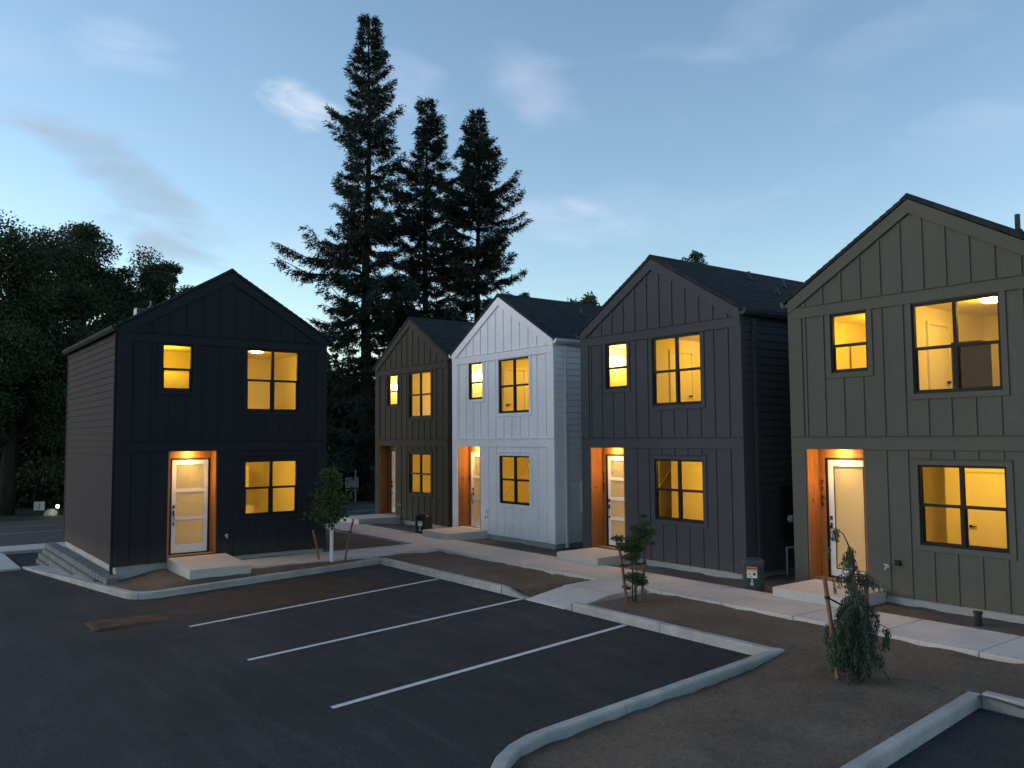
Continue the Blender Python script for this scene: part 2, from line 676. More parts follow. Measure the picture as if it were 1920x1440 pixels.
M = {}
M['asphalt'] = asphalt_mat()
M['soil'] = soil_mat()
M['concrete'] = concrete("concrete", (0.50, 0.47, 0.445))
M['kerb'] = concrete("kerb_concrete", (0.37, 0.37, 0.36), 0.32)
M['foundation'] = concrete("foundation_concrete", (0.37, 0.37, 0.355), 0.2)
M['block'] = concrete("retaining_block", (0.17, 0.175, 0.175), 0.25)
M['paint'] = simple("line_paint", (0.62, 0.62, 0.62), 0.6, 0.2, 0.1, 9, 0.3, 90, fine=0.25)
M['road_paint'] = simple("road_paint", (0.22, 0.21, 0.18), 0.6, 0.2, 0.1, 9, 0.2, 90)
M['road'] = simple("street_asphalt", (0.075, 0.072, 0.07), 0.8, 0.2, 0.15, 0.6, 0.4, 90, fine=0.3)
M['grass'] = simple("verge", (0.032, 0.031, 0.023), 0.95, 0.1, 0.3, 0.8, 0.6, 20)
M['roof'] = roof_mat()
M['bronze'] = simple("dark_frame", (0.010, 0.009, 0.009), 0.6, 0.2, 0.1, 5, 0)
M['glass'] = glass_mat()
M['frosted'] = frosted_mat()
M['door_white'] = simple("door_paint", (0.72, 0.71, 0.72), 0.45, 0.35, 0.05, 2, 0.05, 60)
M['cedar'] = wood("cedar", (0.38, 0.155, 0.048), (0.23, 0.085, 0.026))
M['cedar_h'] = wood("cedar_header", (0.38, 0.155, 0.048), (0.23, 0.085, 0.026), False)
M['stake'] = wood("stake_wood", (0.25, 0.13, 0.085), (0.15, 0.075, 0.045), True, 0.8)
M['metal_black'] = simple("black_metal", (0.012, 0.012, 0.013), 0.4, 0.5, 0.1, 5, 0)
M['interior'] = simple("interior_paint", (0.81, 0.72, 0.42), 0.7, 0.15, 0.03, 1.2, 0)
M['interior_trim'] = simple("interior_trim", (0.84, 0.75, 0.46), 0.5, 0.3, 0.02, 2, 0)
M['interior_floor'] = wood("floor_boards", (0.34, 0.22, 0.12), (0.22, 0.13, 0.07), False, 0.5)
M['interior_dark'] = simple("dark_door", (0.018, 0.012, 0.010), 0.6, 0.1, 0.1, 3, 0)
M['lamp'] = emit("lamp_glass", (1.0, 0.74, 0.36), 14.0)
M['vanity'] = emit("vanity_globe", (1.0, 0.80, 0.45), 20.0)
M['porch_lamp'] = emit("porch_lamp_glass", (1.0, 0.62, 0.22), 14.0)
M['flood_lamp'] = emit("flood_lamp_glass", (1.0, 0.86, 0.6), 10.0)
M['brushed'] = simple("meter_glass", (0.42, 0.42, 0.42), 0.3, 0.5, 0.1, 9, 0)
M['green_box'] = simple("pedestal_plastic", (0.028, 0.040, 0.038), 0.5, 0.35, 0.15, 4, 0.1, 90)
M['sticker_white'] = simple("sticker_white", (0.68, 0.68, 0.66), 0.5, 0.3, 0.04, 9, 0)
M['sticker_orange'] = simple("sticker_orange", (0.62, 0.13, 0.03), 0.5, 0.3, 0.04, 9, 0)
M['silt'] = simple("silt_cloth", (0.115, 0.068, 0.046), 0.95, 0.1, 0.35, 3.5, 0.7, 40, fine=0.35)
M['guard'] = simple("tree_guard_plastic", (0.66, 0.66, 0.68), 0.5, 0.3, 0.06, 5, 0)
M['strap'] = simple("rubber_strap", (0.012, 0.012, 0.012), 0.6, 0.3, 0.1, 5, 0)
M['bark'] = simple("bark", (0.026, 0.022, 0.019), 0.95, 0.1, 0.35, 6, 0.8, 22, stretch=(1, 1, 0.25))
M['young_bark'] = simple("young_bark", (0.10, 0.075, 0.055), 0.9, 0.15, 0.3, 9, 0.4, 40)
M['fir'] = leaf_mat("fir_needles", (0.028, 0.039, 0.030), (0.044, 0.056, 0.041), 0.1)
M['leaf'] = leaf_mat("broad_leaf", (0.040, 0.062, 0.030), (0.058, 0.078, 0.036), 0.25)
M['leaf_far'] = leaf_mat("far_leaf", (0.075, 0.10, 0.055), (0.10, 0.115, 0.065), 0.25)
M['maple'] = leaf_mat("young_leaf", (0.055, 0.100, 0.042), (0.100, 0.135, 0.058), 0.3)
M['weeping'] = leaf_mat("cypress_spray", (0.040, 0.062, 0.046), (0.075, 0.105, 0.072), 0.15)
M['boulder'] = concrete("boulder", (0.3, 0.29, 0.27), 0.3)
M['pebble'] = concrete("pebble", (0.2, 0.18, 0.16), 0.4)
M['sign'] = simple("sign_board", (0.30, 0.33, 0.32), 0.6, 0.3, 0.08, 3, 0)
M['sign_grey'] = simple("sign_grey", (0.22, 0.22, 0.22), 0.6, 0.3, 0.08, 3, 0)
M['gutter_white'] = simple("gutter_white", (0.60, 0.60, 0.63), 0.4, 0.35, 0.04, 2, 0)

NAVY = siding("navy_black_siding", (0.027, 0.028, 0.034))
OLIVE_SHADED = siding("shaded_olive_siding", (0.064, 0.060, 0.050))  # same paint as OLIVE, with the shade of the trees put into its colour
WHITE = siding("white_siding", (0.86, 0.83, 0.87))
CHAR = siding("charcoal_siding", (0.068, 0.071, 0.079))
OLIVE = siding("olive_grey_siding", (0.098, 0.099, 0.086))


# ------------------------------------------------------------------ ground shapes
def sstep(a, b, x):
    t = np.clip((x - a) / (b - a), 0, 1)
    return t * t * (3 - 2 * t)


def zl(x, y):
    """parking lot surface"""
    x = np.asarray(x, float)
    y = np.asarray(y, float)
    return -0.39 + 0.0275 * (np.maximum(y, -6) - 10.6) - 0.034 * np.maximum(0, -20.5 - x)


def zy(x, y):
    """soil beside the lot and round the houses"""
    x = np.asarray(x, float)
    y = np.asarray(y, float)
    a = zl(np.maximum(x, -20.5), np.minimum(y, 10.6)) + 0.125
    a = a + 0.11 * sstep(-19.6, -19.95, x) * sstep(10.5, 8.0, y) * sstep(4.7, 5.5, y)
    # cut for the ramp
    a = a - 0.2 * sstep(-13.75, -13.6, x) * sstep(-11.92, -12.08, x) * sstep(12.7, 12.5, y)
    return a - 0.56 * sstep(-28.6, -32.6, x)


def grid(name, x0, x1, y0, y1, res, zf, mat, kind='structure', rough=0.0, seed=1, parent=None):
    nx = max(2, int((x1 - x0) / res) + 1)
    ny = max(2, int((y1 - y0) / res) + 1)
    X, Y = np.meshgrid(np.linspace(x0, x1, nx), np.linspace(y0, y1, ny))
    return patch(name, X, Y, zf, mat, kind, rough, seed, parent)


def fuzz(X, Y, amp, seed):
    r = np.random.default_rng(seed)
    z = np.zeros_like(X)
    for k in range(14):
        fr = r.uniform(1.2, 14)
        a = r.uniform(0, 6.28)
        z += np.sin((X * math.cos(a) + Y * math.sin(a)) * fr + r.uniform(0, 6.28)) * amp / (fr ** 0.7)
    return z + r.normal(0, amp * 0.22, X.shape)


def patch(name, X, Y, zf, mat, kind='structure', rough=0.0, seed=1, parent=None):
    Z = zf(X, Y) + (fuzz(X, Y, rough, seed) if rough else 0)
    ny, nx = X.shape
    V = np.stack([X, Y, Z], -1).reshape(-1, 3)
    i = np.arange(ny - 1)[:, None] * nx + np.arange(nx - 1)[None]
    Fc = np.stack([i, i + 1, i + nx + 1, i + nx], -1).reshape(-1, 4)
    me = mesh_np(name, V, Fc, mat)
    smooth(me)
    o = link(name, me, parent)
    if kind:
        tag(o, kind=kind)
    return o


def ground_z(X, Y):
    inside = sstep(-33.5, -36, X)
    r = np.maximum(np.abs(X) - 60, 0) + np.maximum(np.abs(Y) - 60, 0)
    return -1.9 + 0.86 * np.maximum(inside, sstep(0, 40, r) * 0.9)


def uneven_axis(lo, hi, flo, fhi, res):
    return np.concatenate([np.linspace(lo, flo, 14)[:-1], np.arange(flo, fhi, res), np.linspace(fhi, hi, 14)])


gx = uneven_axis(-900, 900, -110, 60, 1.0)
gy = uneven_axis(-900, 900, -60, 90, 2.0)
GX, GY = np.meshgrid(gx, gy)
patch('ground', GX, GY, ground_z, M['grass'])

lot = grid('parking_lot', -33.0, 22, -16, 10.62, 0.5, lambda X, Y: np.maximum(zl(X, Y), -0.93), M['asphalt'])
# street that crosses behind the first house
grid('street', -46.4, -34.55, -80, 110, 2.0, lambda X, Y: -0.93 + 0 * X, M['road'])
street_lines = empty('street_marking')
tag(street_lines, kind='structure')
for xa, wd in ((-35.55, 0.14), (-40.25, 0.1), (-40.55, 0.1), (-43.4, 0.12)):
    b = MB()
    b.box(xa - wd / 2, xa + wd / 2, -80, 110, -0.929, -0.924)
    b.build('painted_line', M['road_paint'] if wd < 0.14 else M['paint'], street_lines)

# soil
soil = empty('soil')
tag(soil, kind='structure')
grid('soil_bed', -34.5, 22, 10.60, 36, 0.16, zy, M['soil'], None, 0.018, 3, soil)
grid('soil_bed', -32.7, -21.6, 4.30, 10.62, 0.2, zy, M['soil'], None, 0.012, 4, soil)

# kerb paths (top outer edge nearest the soil is the path plus half a kerb)
KW = 0.16


def offset_path(P, d):
    P = [Vector((*p, 0)) for p in P]
    out = []
    for i, p in enumerate(P):
        a = (p - P[i - 1]).normalized() if i else (P[1] - p).normalized()
        b = (P[i + 1] - p).normalized() if i < len(P) - 1 else a
        na = Vector((-a.y, a.x, 0))
        nb = Vector((-b.y, b.x, 0))
        n = (na + nb)
        n.normalize()
        k = max(0.35, n.dot(na))
        q = p + n * (d / k)
        out.append((q.x, q.y))
    return out


def arc(cx, cy, r, a0, a1, n):
    return [(cx + r * math.cos(R(a0 + (a1 - a0) * i / n)), cy + r * math.sin(R(a0 + (a1 - a0) * i / n))) for i in range(n + 1)]


def dens(P, step):
    out = []
    for i in range(len(P) - 1):
        a, b = Vector(P[i]), Vector(P[i + 1])
        n = max(1, int((b - a).length / step))
        for k in range(n):
            out.append(tuple(a.lerp(b, k / n)))
    out.append(P[-1])
    return out


kerbs = empty('kerb')
tag(kerbs, kind='structure')


def kerb(path, ztop, section=3.0, gap=0.012):
    """path: xy list; ztop(x,y,i) top height; splits into cast sections with open joints"""
    P = [Vector((*p, 0)) for p in path]
    cum = [0]
    for i in range(1, len(P)):
        cum.append(cum[-1] + (P[i] - P[i - 1]).length)
    L_, R_ = offset_path(path, KW / 2), offset_path(path, -KW / 2)

    def at(s, arr):
        for i in range(1, len(P)):
            if s <= cum[i] + 1e-9:
                t = (s - cum[i - 1]) / max(1e-9, cum[i] - cum[i - 1])
                a, b = arr[i - 1], arr[i]
                return (a[0] + (b[0] - a[0]) * t, a[1] + (b[1] - a[1]) * t)
        return arr[-1]
    n = max(1, round(cum[-1] / section))
    for k in range(n):
        s0, s1 = cum[-1] * k / n + gap / 2, cum[-1] * (k + 1) / n - gap / 2
        ss = [s0] + [c for c in cum if s0 + 0.02 < c < s1 - 0.02] + [s1]
        b = MB()
        rows = []
        jz = random.Random(k * 7 + int(cum[-1] * 100)).uniform(-0.006, 0.006)
        for s in ss:
            l, r = at(s, L_), at(s, R_)
            c = at(s, [(p.x, p.y) for p in P])
            zt = float(ztop(*c)) + jz
            zb = min(float(zl(*c)), zt - 0.03) - 0.15
            e = 0.022

            def mixp(t):
                return (l[0] + (r[0] - l[0]) * t, l[1] + (r[1] - l[1]) * t)
            prof = [(l, zb), (l, zt - e), (mixp(0.10), zt), (mixp(0.90), zt), (r, zt - e), (r, zb)]
            base = len(b.v)
            b.v += [(q[0], q[1], z) for q, z in prof]
            rows.append(base)
        for i in range(len(rows) - 1):
            for j in range(5):
                b.f.append((rows[i] + j, rows[i] + j + 1, rows[i + 1] + j + 1, rows[i + 1] + j))
        b.f.append(tuple(rows[0] + j for j in range(6)))
        b.f.append(tuple(rows[-1] + j for j in range(6))[::-1])
        b.build('kerb_section', M['kerb'], kerbs)


def ztop(x, y):
    return zl(np.maximum(x, -20.3), y) + 0.15 - 0.046 * max(0.0, -20.6 - x)


# first house: along the bay, round the corner and down to the street
H1K = dens([(-19.83, 10.58), (-19.45, 4.95)], 1.0)[:-1] + arc(-20.0, 4.95, 0.55, 0, -75, 5) + dens([(-20.5, 4.28), (-24.0, 3.92), (-28.6, 3.45)], 1.0)
kerb(H1K, ztop)


def zback(x, y):
    return ztop(x, y)


kerb(dens([(-19.72, 10.58), (-14.35, 10.58)], 1.0), zback, 2.7)
# tapered ends of the dropped kerb at the ramp
kerb([(-14.33, 10.58), (-14.2, 10.58), (-13.55, 10.58)], lambda x, y: zl(x, y) + 0.15 - 0.135 * min(1, max(0, (x + 14.25) / 0.7)), 3)
kerb([(-12.35, 10.58), (-12.1, 10.58)], lambda x, y: zl(x, y) + 0.015 + 0.13 * min(1, max(0, (x + 12.35) / 0.2)), 3)
PR = arc(-5.96, 6.05, 1.42, 180, 352, 14)
kerb(dens([(-12.08, 10.58), (-7.62, 10.58)], 1.0), zback, 2.4)
kerb(dens([(-7.6, 10.66), (-7.38, 6.05)], 1.0)[:-1] + PR[:-1] + dens([(-4.55, 6.0), (-4.88, 10.70)], 1.0), lambda x, y: ztop(x, y) + 0.0, 3.1)
kerb(dens([(-4.80, 10.78), (8, 10.78)], 1.0), zback, 3.0)

# soil beside the first house and on the peninsula
kl = offset_path(H1K[:7] + H1K[7:14], 0.0)
B0 = np.array(dens([(-19.85, 10.6), (-19.47, 4.95), (-19.62, 4.6), (-20.0, 4.42), (-20.5, 4.30), (-21.9, 4.12)], 0.12))
ts = np.linspace(0, 1, 16)
bx = np.full(len(B0), -21.9)
by = np.interp(np.arange(len(B0)), [0, 47, len(B0) - 1], [10.6, 5.2, 4.5])
BX = B0[:, 0][:, None] * (1 - ts) + bx[:, None] * ts
BY = B0[:, 1][:, None] * (1 - ts) + by[:, None] * ts
patch('soil_bed', BX, BY, zy, M['soil'], None, 0.012, 5, soil)
yy = np.concatenate([np.linspace(10.65, 6.05, 40), 6.05 - 1.42 * np.sin(np.linspace(0.04, math.pi / 2 * 0.99, 18))])
lx = np.where(yy > 6.05, -7.6 + (10.66 - yy) * 0.048, -5.96 - np.sqrt(np.maximum(0.0004, 1.42 ** 2 - np.minimum(0, yy - 6.05) ** 2)))
rx = np.where(yy > 6.05, -4.55 - (yy - 6.0) * 0.07, -5.96 + np.sqrt(np.maximum(0.0004, 1.42 ** 2 - np.minimum(0, yy - 6.05) ** 2)))
tt = np.linspace(0, 1, 30)
CX = lx[:, None] * (1 - tt) + rx[:, None] * tt
CY = np.repeat(yy[:, None], 30, 1)
patch('soil_bed', CX, CY, lambda X, Y: zy(X, Y) - 0.015 - 0.085 * sstep(10.6, 9.9, Y) * np.clip(1 - (X - lx[:, None]) / (rx - lx)[:, None] * 1.6, 0, 1) ** 1.5 + 0.04 * np.sin(np.clip((X - lx[:, None]) / (rx - lx)[:, None], 0, 1) * math.pi), M['soil'], None, 0.020, 6, soil)

# painted bay lines
for (x0, y0, x1, y1) in ((-16.10, 4.62, -16.78, 10.46), (-13.10, 4.66, -13.62, 10.46), (-10.13, 4.70, -10.62, 10.46)):
    b = MB()
    n = 14
    for k in range(n):
        ta, tb = k / n, (k + 1) / n
        pts = []
        for t_, sd_ in ((ta, -1), (tb, -1), (tb, 1), (ta, 1)):
            x = x0 + (x1 - x0) * t_ + sd_ * 0.052
            y = y0 + (y1 - y0) * t_
            pts.append((x, y, float(zl(x, y)) + 0.005))
        b.quad(*pts)
    b.build('painted_line', M['paint'], lot)

# pavements: poured slabs with open joints
walk = empty('sidewalk')
tag(walk, kind='structure')


def slab(x0, x1, y0, y1, zf, th=0.12, par=None, mat=None):
    b = MB()
    P = [(x0, y0), (x1, y0), (x1, y1), (x0, y1)]
    top = [(x, y, float(zf(x, y))) for x, y in P]
    bot = [(x, y, z - th) for x, y, z in top]
    b.v += top + bot
    b.f += [(0, 1, 2, 3), (7, 6, 5, 4), (0, 4, 5, 1), (1, 5, 6, 2), (2, 6, 7, 3), (3, 7, 4, 0)]
    o = b.build('paving_slab', mat or M['concrete'], par or walk)
    return bevel(o, 0.012, 2)


zwalk = lambda x, y: -0.20 + 0.006 * (y - 12.6)
xs = np.arange(-33.0, 9.0, 1.52)
for k in range(len(xs) - 1):
    slab(xs[k] + 0.006, xs[k + 1] - 0.006, 12.55, 13.99, zwalk)
# ramp down to the bays
slab(-13.56, -12.14, 11.55, 12.54, lambda x, y: -0.20 - 0.02 * (12.55 - y))
slab(-13.52, -12.14, 10.50, 11.54, lambda x, y: -0.219 - 0.155 * (11.55 - y) / 1.05)
# path to the first house's step
for ya, yb in ((7.16, 8.5), (8.512, 9.85), (9.862, 11.2), (11.212, 12.54)):
    slab(-21.45, -20.12, ya, yb, lambda x, y: -0.19 + 0.01 * min(0, y - 12) * 0 - 0.0)
# pavement and drive apron along the street
for k, ya in enumerate(np.arange(-12, 30, 1.8)):
    slab(-34.5, -33.05, ya + 0.006, ya + 1.794, lambda x, y: -0.82, 0.2)
slab(-33.03, -28.3, -9, 3.32, lambda x, y: -0.86 + 0.03 * (x + 33) * 0.4, 0.2)

# ------------------------------------------------------------------ houses
SL = 0.6            # roof slope
RIDGE = 7.39


def grid_wall(s0, s1, z0, z1, openings, d0, d1):
    S = sorted({s0, s1} | {o[0] for o in openings} | {o[1] for o in openings})
    Z = sorted({z0, z1} | {o[2] for o in openings} | {o[3] for o in openings})

    def solid(i, j):
        if i < 0 or j < 0 or i >= len(S) - 1 or j >= len(Z) - 1:
            return False
        cs, cz = (S[i] + S[i + 1]) / 2, (Z[j] + Z[j + 1]) / 2
        return not any(o[0] < cs < o[1] and o[2] < cz < o[3] for o in openings)
    b = MB()
    for i in range(len(S) - 1):
        for j in range(len(Z) - 1):
            if not solid(i, j):
                continue
            a0, a1, b0, b1 = S[i], S[i + 1], Z[j], Z[j + 1]
            b.quad((a0, d0, b0), (a1, d0, b0), (a1, d0, b1), (a0, d0, b1))
            b.quad((a1, d1, b0), (a0, d1, b0), (a0, d1, b1), (a1, d1, b1))
            if not solid(i - 1, j):
                b.quad((a0, d1, b0), (a0, d0, b0), (a0, d0, b1), (a0, d1, b1))
            if not solid(i + 1, j):
                b.quad((a1, d0, b0), (a1, d1, b0), (a1, d1, b1), (a1, d0, b1))
            if not solid(i, j - 1):
                b.quad((a0, d1, b0), (a1, d1, b0), (a1, d0, b0), (a0, d0, b0))
            if not solid(i, j + 1):
                b.quad((a0, d0, b1), (a1, d0, b1), (a1, d1, b1), (a0, d1, b1))
    return b


def text_mesh(txt, size, depth):
    cu = bpy.data.curves.new("numerals", 'FONT')
    cu.body = txt
    cu.size = size
    cu.extrude = depth
    cu.align_x = 'CENTER'
    o = bpy.data.objects.new("tmp", cu)
    col.objects.link(o)
    dg = bpy.context.evaluated_depsgraph_get()
    me = bpy.data.meshes.new_from_object(o.evaluated_get(dg))
    bpy.data.objects.remove(o)
    return me


def point_light(name, loc, power, color, parent, radius=0.07):
    d = bpy.data.lights.new(name, 'POINT')
    d.energy = power
    d.color = color
    d.shadow_soft_size = radius
    o = link(name, d, parent)
    o.location = loc
    return o


lap_cache = {}


def lap_board(D, mat):
    k = (D, mat.name)
    if k not in lap_cache:
        b = MB()
        # profile in (out, z): thick at the bottom edge, thin at the top
        b.prism([(0.0, 0.0), (-0.028, 0.0), (-0.010, 0.184), (0.0, 0.184)], 1, 0.09, D - 0.09)
        lap_cache[k] = b.mesh('lap_board', mat)
    return lap_cache[k]


WARM = (1.0, 0.61, 0.03)


def make_house(name, label, loc, rz, mat, W, D, al, sw, bw, lw, lites, number, lit_porch, power, group, gutter_mat, roof_light=None, low=None):
    h = empty(name, loc, rz)
    tag(h, label, 'house', group)
    fr = 0.05
    ops = [(sw[0] - fr, sw[1] + fr, 4.186 - fr, 5.271 + fr - 0.002), (bw[0] - fr, bw[1] + fr, 3.693 - fr, 5.257 + fr), (lw[0] - fr, lw[1] + fr, 0.932 - fr, 2.292 + fr), (al[0], al[1], -0.012, 2.63)]
    wall = grid_wall(0.0, W, -0.12, 5.40, ops, 0.0, 0.14).build('front_wall', mat, h)
    # gable
    zg = lambda s: RIDGE - 0.10 - SL * abs(s - W / 2)
    b = MB()
    b.prism([(0.0, 5.402), (W, 5.402), (W, zg(W)), (W / 2, zg(W / 2)), (0.0, zg(0))], 1, 0.0, 0.14)
    gable = b.build('gable', mat, h)
    # foundation
    b = MB()
    b.box(0.025, W - 0.025, 0.03, D - 0.03, -1.3, -0.122)
    b.build('foundation', M['foundation'], h)
    # back and plain side shells
    b = MB()
    b.box(0.0, W, D - 0.12, D, -0.12, 5.62)
    b.prism([(0.0, 5.622), (W, 5.622), (W, zg(W)), (W / 2, zg(W / 2)), (0.0, zg(0))], 1, D - 0.12, D)
    b.build('rear_wall', mat, h)
    lm = lap_board(D, mat)
    for side in (0, 1):
        b = MB()
        if side == 0:
            b.box(0.0, 0.12, 0.142, D - 0.122, -0.12, 5.62)
        else:
            b.box(W - 0.12, W, 0.142, D - 0.122, -0.12, 5.62)
        sw_ = b.build('side_wall', mat, h)
        n = 32
        for k in range(n):
            z = -0.13 + k * 0.1785
            o = link('lap_board', lm, sw_)
            o.location = (-0.002, 0, z)
            if side == 1:
                o.scale = (-1, 1, 1)
                o.location = (W + 0.002, 0, z)
        xa, xb = (-0.034, 0.0) if side == 0 else (W, W + 0.034)
        MB().box(xa, xb, -0.024, 0.09, -0.14, 5.62).build('corner_board', mat, sw_)
        MB().box(xa, xb, D - 0.09, D + 0.02, -0.14, 5.62).build('corner_board', mat, sw_)
    # flat trim on the front
    t1 = 0.024
    trim = []
    for (p, q) in ((-0.125, 2.608), (2.862, 5.328)):
        MB().box(0.001, 0.28, -t1, 0, p, q).build('corner_board', mat, wall)
        MB().box(W - 0.28, W - 0.001, -t1, 0, p, q).build('corner_board', mat, wall)
    b = MB()
    b.box(0.001, W - 0.001, -t1 - 0.006, 0, 2.61, 2.86)
    b.prism([(-0.055, 2.861), (0.0, 2.861), (0.0, 2.876), (-0.055, 2.866)], 0, 0.0, W)
    b.build('belly_band', mat, wall)
    b = MB()
    b.box(0.001, W - 0.001, -t1 - 0.006, 0, 5.33, 5.55)
    fz = b.build('frieze_board', mat, wall)
    b = MB()
    zc0 = 5.553
    e0 = W / 2 - (RIDGE - 0.355 - zc0 - 0.016) / SL
    b.prism([(-0.052, zc0), (0.0, zc0), (0.0, zc0 + 0.014), (-0.052, zc0 + 0.008)], 0, e0, W - e0)
    b.build('drip_cap', mat, gable)
    # rake boards
    for sgn in (-1, 1):
        b = MB()
        e = W / 2 + 0.02
        za = RIDGE - 0.095
        pl = [(W / 2, za), (W / 2 + sgn * e, za - SL * e), (W / 2 + sgn * e, za - SL * e - 0.26), (W / 2, za - 0.26)]
        b.prism(pl, 1, -0.042, -0.001)
        b.build('rake_board', mat, gable)
    # window surrounds
    tw = 0.10
    for (a0, a1, z0, z1) in ops[:3]:
        b = MB()
        top = min(z1 + tw, 5.328)
        b.box(a0 - tw, a0, -t1 + 0.002, 0.0, z0 - tw, top)
        b.box(a1, a1 + tw, -t1 + 0.002, 0.0, z0 - tw, top)
        b.box(a0, a1, -t1 + 0.002, 0.0, z0 - tw, z0)
        if z1 < 5.2:
            b.box(a0, a1, -t1 + 0.002, 0.0, z1, top)
            b.prism([(-0.045, top), (0.0, top), (0.0, top + 0.016), (-0.045, top + 0.006)], 0, a0 - tw, a1 + tw)
        b.build('window_trim', mat, wall)
    # battens
    bh = 0.03
    blocks = [(o[0] - tw - bh, o[1] + tw + bh, o[2] - tw, o[3] + tw) for o in ops[:3]] + [(al[0] - 0.05, al[1] + 0.05, -1, 2.63)]
    bcache = {}

    def batten(s, z0, z1, par):
        if z1 - z0 < 0.05:
            return
        key = (round(z0, 3), round(z1, 3))
        if key not in bcache:
            bb = MB()
            bb.prism([(-bh, 0.0), (-bh + 0.004, -0.021), (bh - 0.004, -0.021), (bh, 0.0)], 2, z0, z1)
            bcache[key] = bb.mesh('batten', mat)
        o = link('batten', bcache[key], par)
        o.location = (s, 0, 0)

    def spans(s, z0, z1):
        segs = [(z0, z1)]
        for (a0, a1, c0, c1) in blocks:
            if a0 < s < a1:
                new = []
                for (p, q) in segs:
                    if c1 <= p or c0 >= q:
                        new.append((p, q))
                    else:
                        if c0 > p:
                            new.append((p, c0))
                        if c1 < q:
                            new.append((c1, q))
                segs = new
        return segs
    s = 0.345
    while s < W - 0.29:
        for p, q in spans(s, -0.12, 2.609):
            batten(s, p, q, wall)
        for p, q in spans(s, 2.878, 5.329):
            batten(s, p, q, wall)
        zt = RIDGE - 0.36 - SL * (abs(s - W / 2) + bh)
        batten(s, 5.568, zt, gable)
        s += 0.414
    # roof: stepped shingle courses
    for sgn in (-1, 1):
        b = MB()
        e = W / 2 + 0.13
        n = 20
        y0, y1 = -0.06, D + 0.06
        for k in range(n):
            u0, u1 = e * k / n, e * (k + 1) / n
            za, zb = RIDGE - SL * u0, RIDGE - SL * u1
            xa, xb = sgn * u0, sgn * u1
            b.prism([(xa, za - 0.002), (xb, zb + 0.011), (xb, zb - 0.075), (xa, za - 0.075)], 1, y0, y1)
        o = b.build('roof_slope', M['roof'], h)
        o.location = (W / 2, 0, 0)
        # gutter along the eave
        g = MB()
        xg = sgn * e
        zg_ = RIDGE - SL * e
        sx = sgn
        pr = [(xg - sx * 0.02, zg_ - 0.02), (xg + sx * 0.075, zg_ - 0.02), (xg + sx * 0.065, zg_ - 0.09), (xg + sx * 0.02, zg_ - 0.15), (xg - sx * 0.02, zg_ - 0.15)]
        g.prism(pr, 1, -0.05, D + 0.05)
        g.build('gutter', gutter_mat, o)
        so = MB()
        so.box(min(xg - sx * 0.021, xg - sx * 0.13 - sx * 0.03), max(xg - sx * 0.021, xg - sx * 0.16), -0.03, D, zg_ - 0.15, zg_ - 0.076)
        so.build('soffit', mat, o)
    b = MB()
    b.prism([(-0.14, RIDGE - 0.075), (0, RIDGE + 0.022), (0.14, RIDGE - 0.075), (0.13, RIDGE - 0.085), (0, RIDGE - 0.004), (-0.13, RIDGE - 0.085)], 1, -0.065, D + 0.065)
    o = b.build('ridge_cap', M['roof'], h)
    o.location = (W / 2, 0, 0)
    # windows
    for kind, (a0, a1, z0, z1) in zip(('s', 'b', 'l'), ops[:3]):
        zm = z0 + (z1 - z0) * (0.50 if kind != 's' else 0.46)
        b = MB()
        f = 0.042
        d0, d1 = 0.012, 0.085
        b.box(a0, a0 + f, d0, d1, z0, z1)
        b.box(a1 - f, a1, d0, d1, z0, z1)
        b.box(a0 + f, a1 - f, d0, d1, z0, z0 + f)
        b.box(a0 + f, a1 - f, d0, d1, z1 - f, z1)
        b.box(a0 + f, a1 - f, d0 + 0.01, d1 - 0.006, zm - 0.028, zm + 0.028)
        halves = [(a0 + f, a1 - f)]
        if kind != 's':
            c = (a0 + a1) / 2
            b.box(c - 0.034, c + 0.034, d0 + 0.004, d1 - 0.003, z0 + f, zm - 0.028)
            b.box(c - 0.034, c + 0.034, d0 + 0.004, d1 - 0.003, zm + 0.028, z1 - f)
            halves = [(a0 + f, c - 0.034), (c + 0.034, a1 - f)]
        # lower sash sits further in
        for (p, q) in halves:
            for (u0, u1, v0, v1) in ((p, p + 0.024, z0 + f, zm - 0.028), (q - 0.024, q, z0 + f, zm - 0.028), (p + 0.024, q - 0.024, z0 + f, z0 + f + 0.028)):
                b.box(u0, u1, 0.04, 0.075, v0, v1)
        wo = b.build('window', M['bronze'], h)
        for (p, q) in halves:
            for lo, (v0, v1) in enumerate(((z0 + f, zm - 0.028), (zm + 0.028, z1 - f))):
                dd = 0.056 if lo == 0 else 0.036
                MB().box(p, q, dd, dd + 0.004, v0, v1).build('pane', M['glass'], wo)
    # ---- entry alcove
    ad = 0.38
    alc = MB()
    a0, a1 = al
    # plasterboard box behind the cladding
    alc.box(a0 - 0.09, a0 - 0.031, 0.145, ad + 0.10, 0, 2.72)
    alc.box(a1 + 0.031, a1 + 0.09, 0.145, ad + 0.10, 0, 2.72)
    alc.box(a0 - 0.03, a1 + 0.03, 0.145, ad + 0.10, 2.665, 2.72)
    dw0 = a0 + 0.20
    dw1 = dw0 + 0.91
    if dw1 > a1 - 0.06:
        dw1 = a1 - 0.07
        dw0 = dw1 - 0.90
    alc.box(a0 - 0.03, dw0 - 0.05, ad + 0.03, ad + 0.10, 0, 2.66)
    alc.box(dw1 + 0.05, a1 + 0.03, ad + 0.03, ad + 0.10, 0, 2.66)
    alc.box(dw0 - 0.05, dw1 + 0.05, ad + 0.03, ad + 0.10, 2.44, 2.66)
    alcove = alc.build('entry_alcove', M['interior'], h)
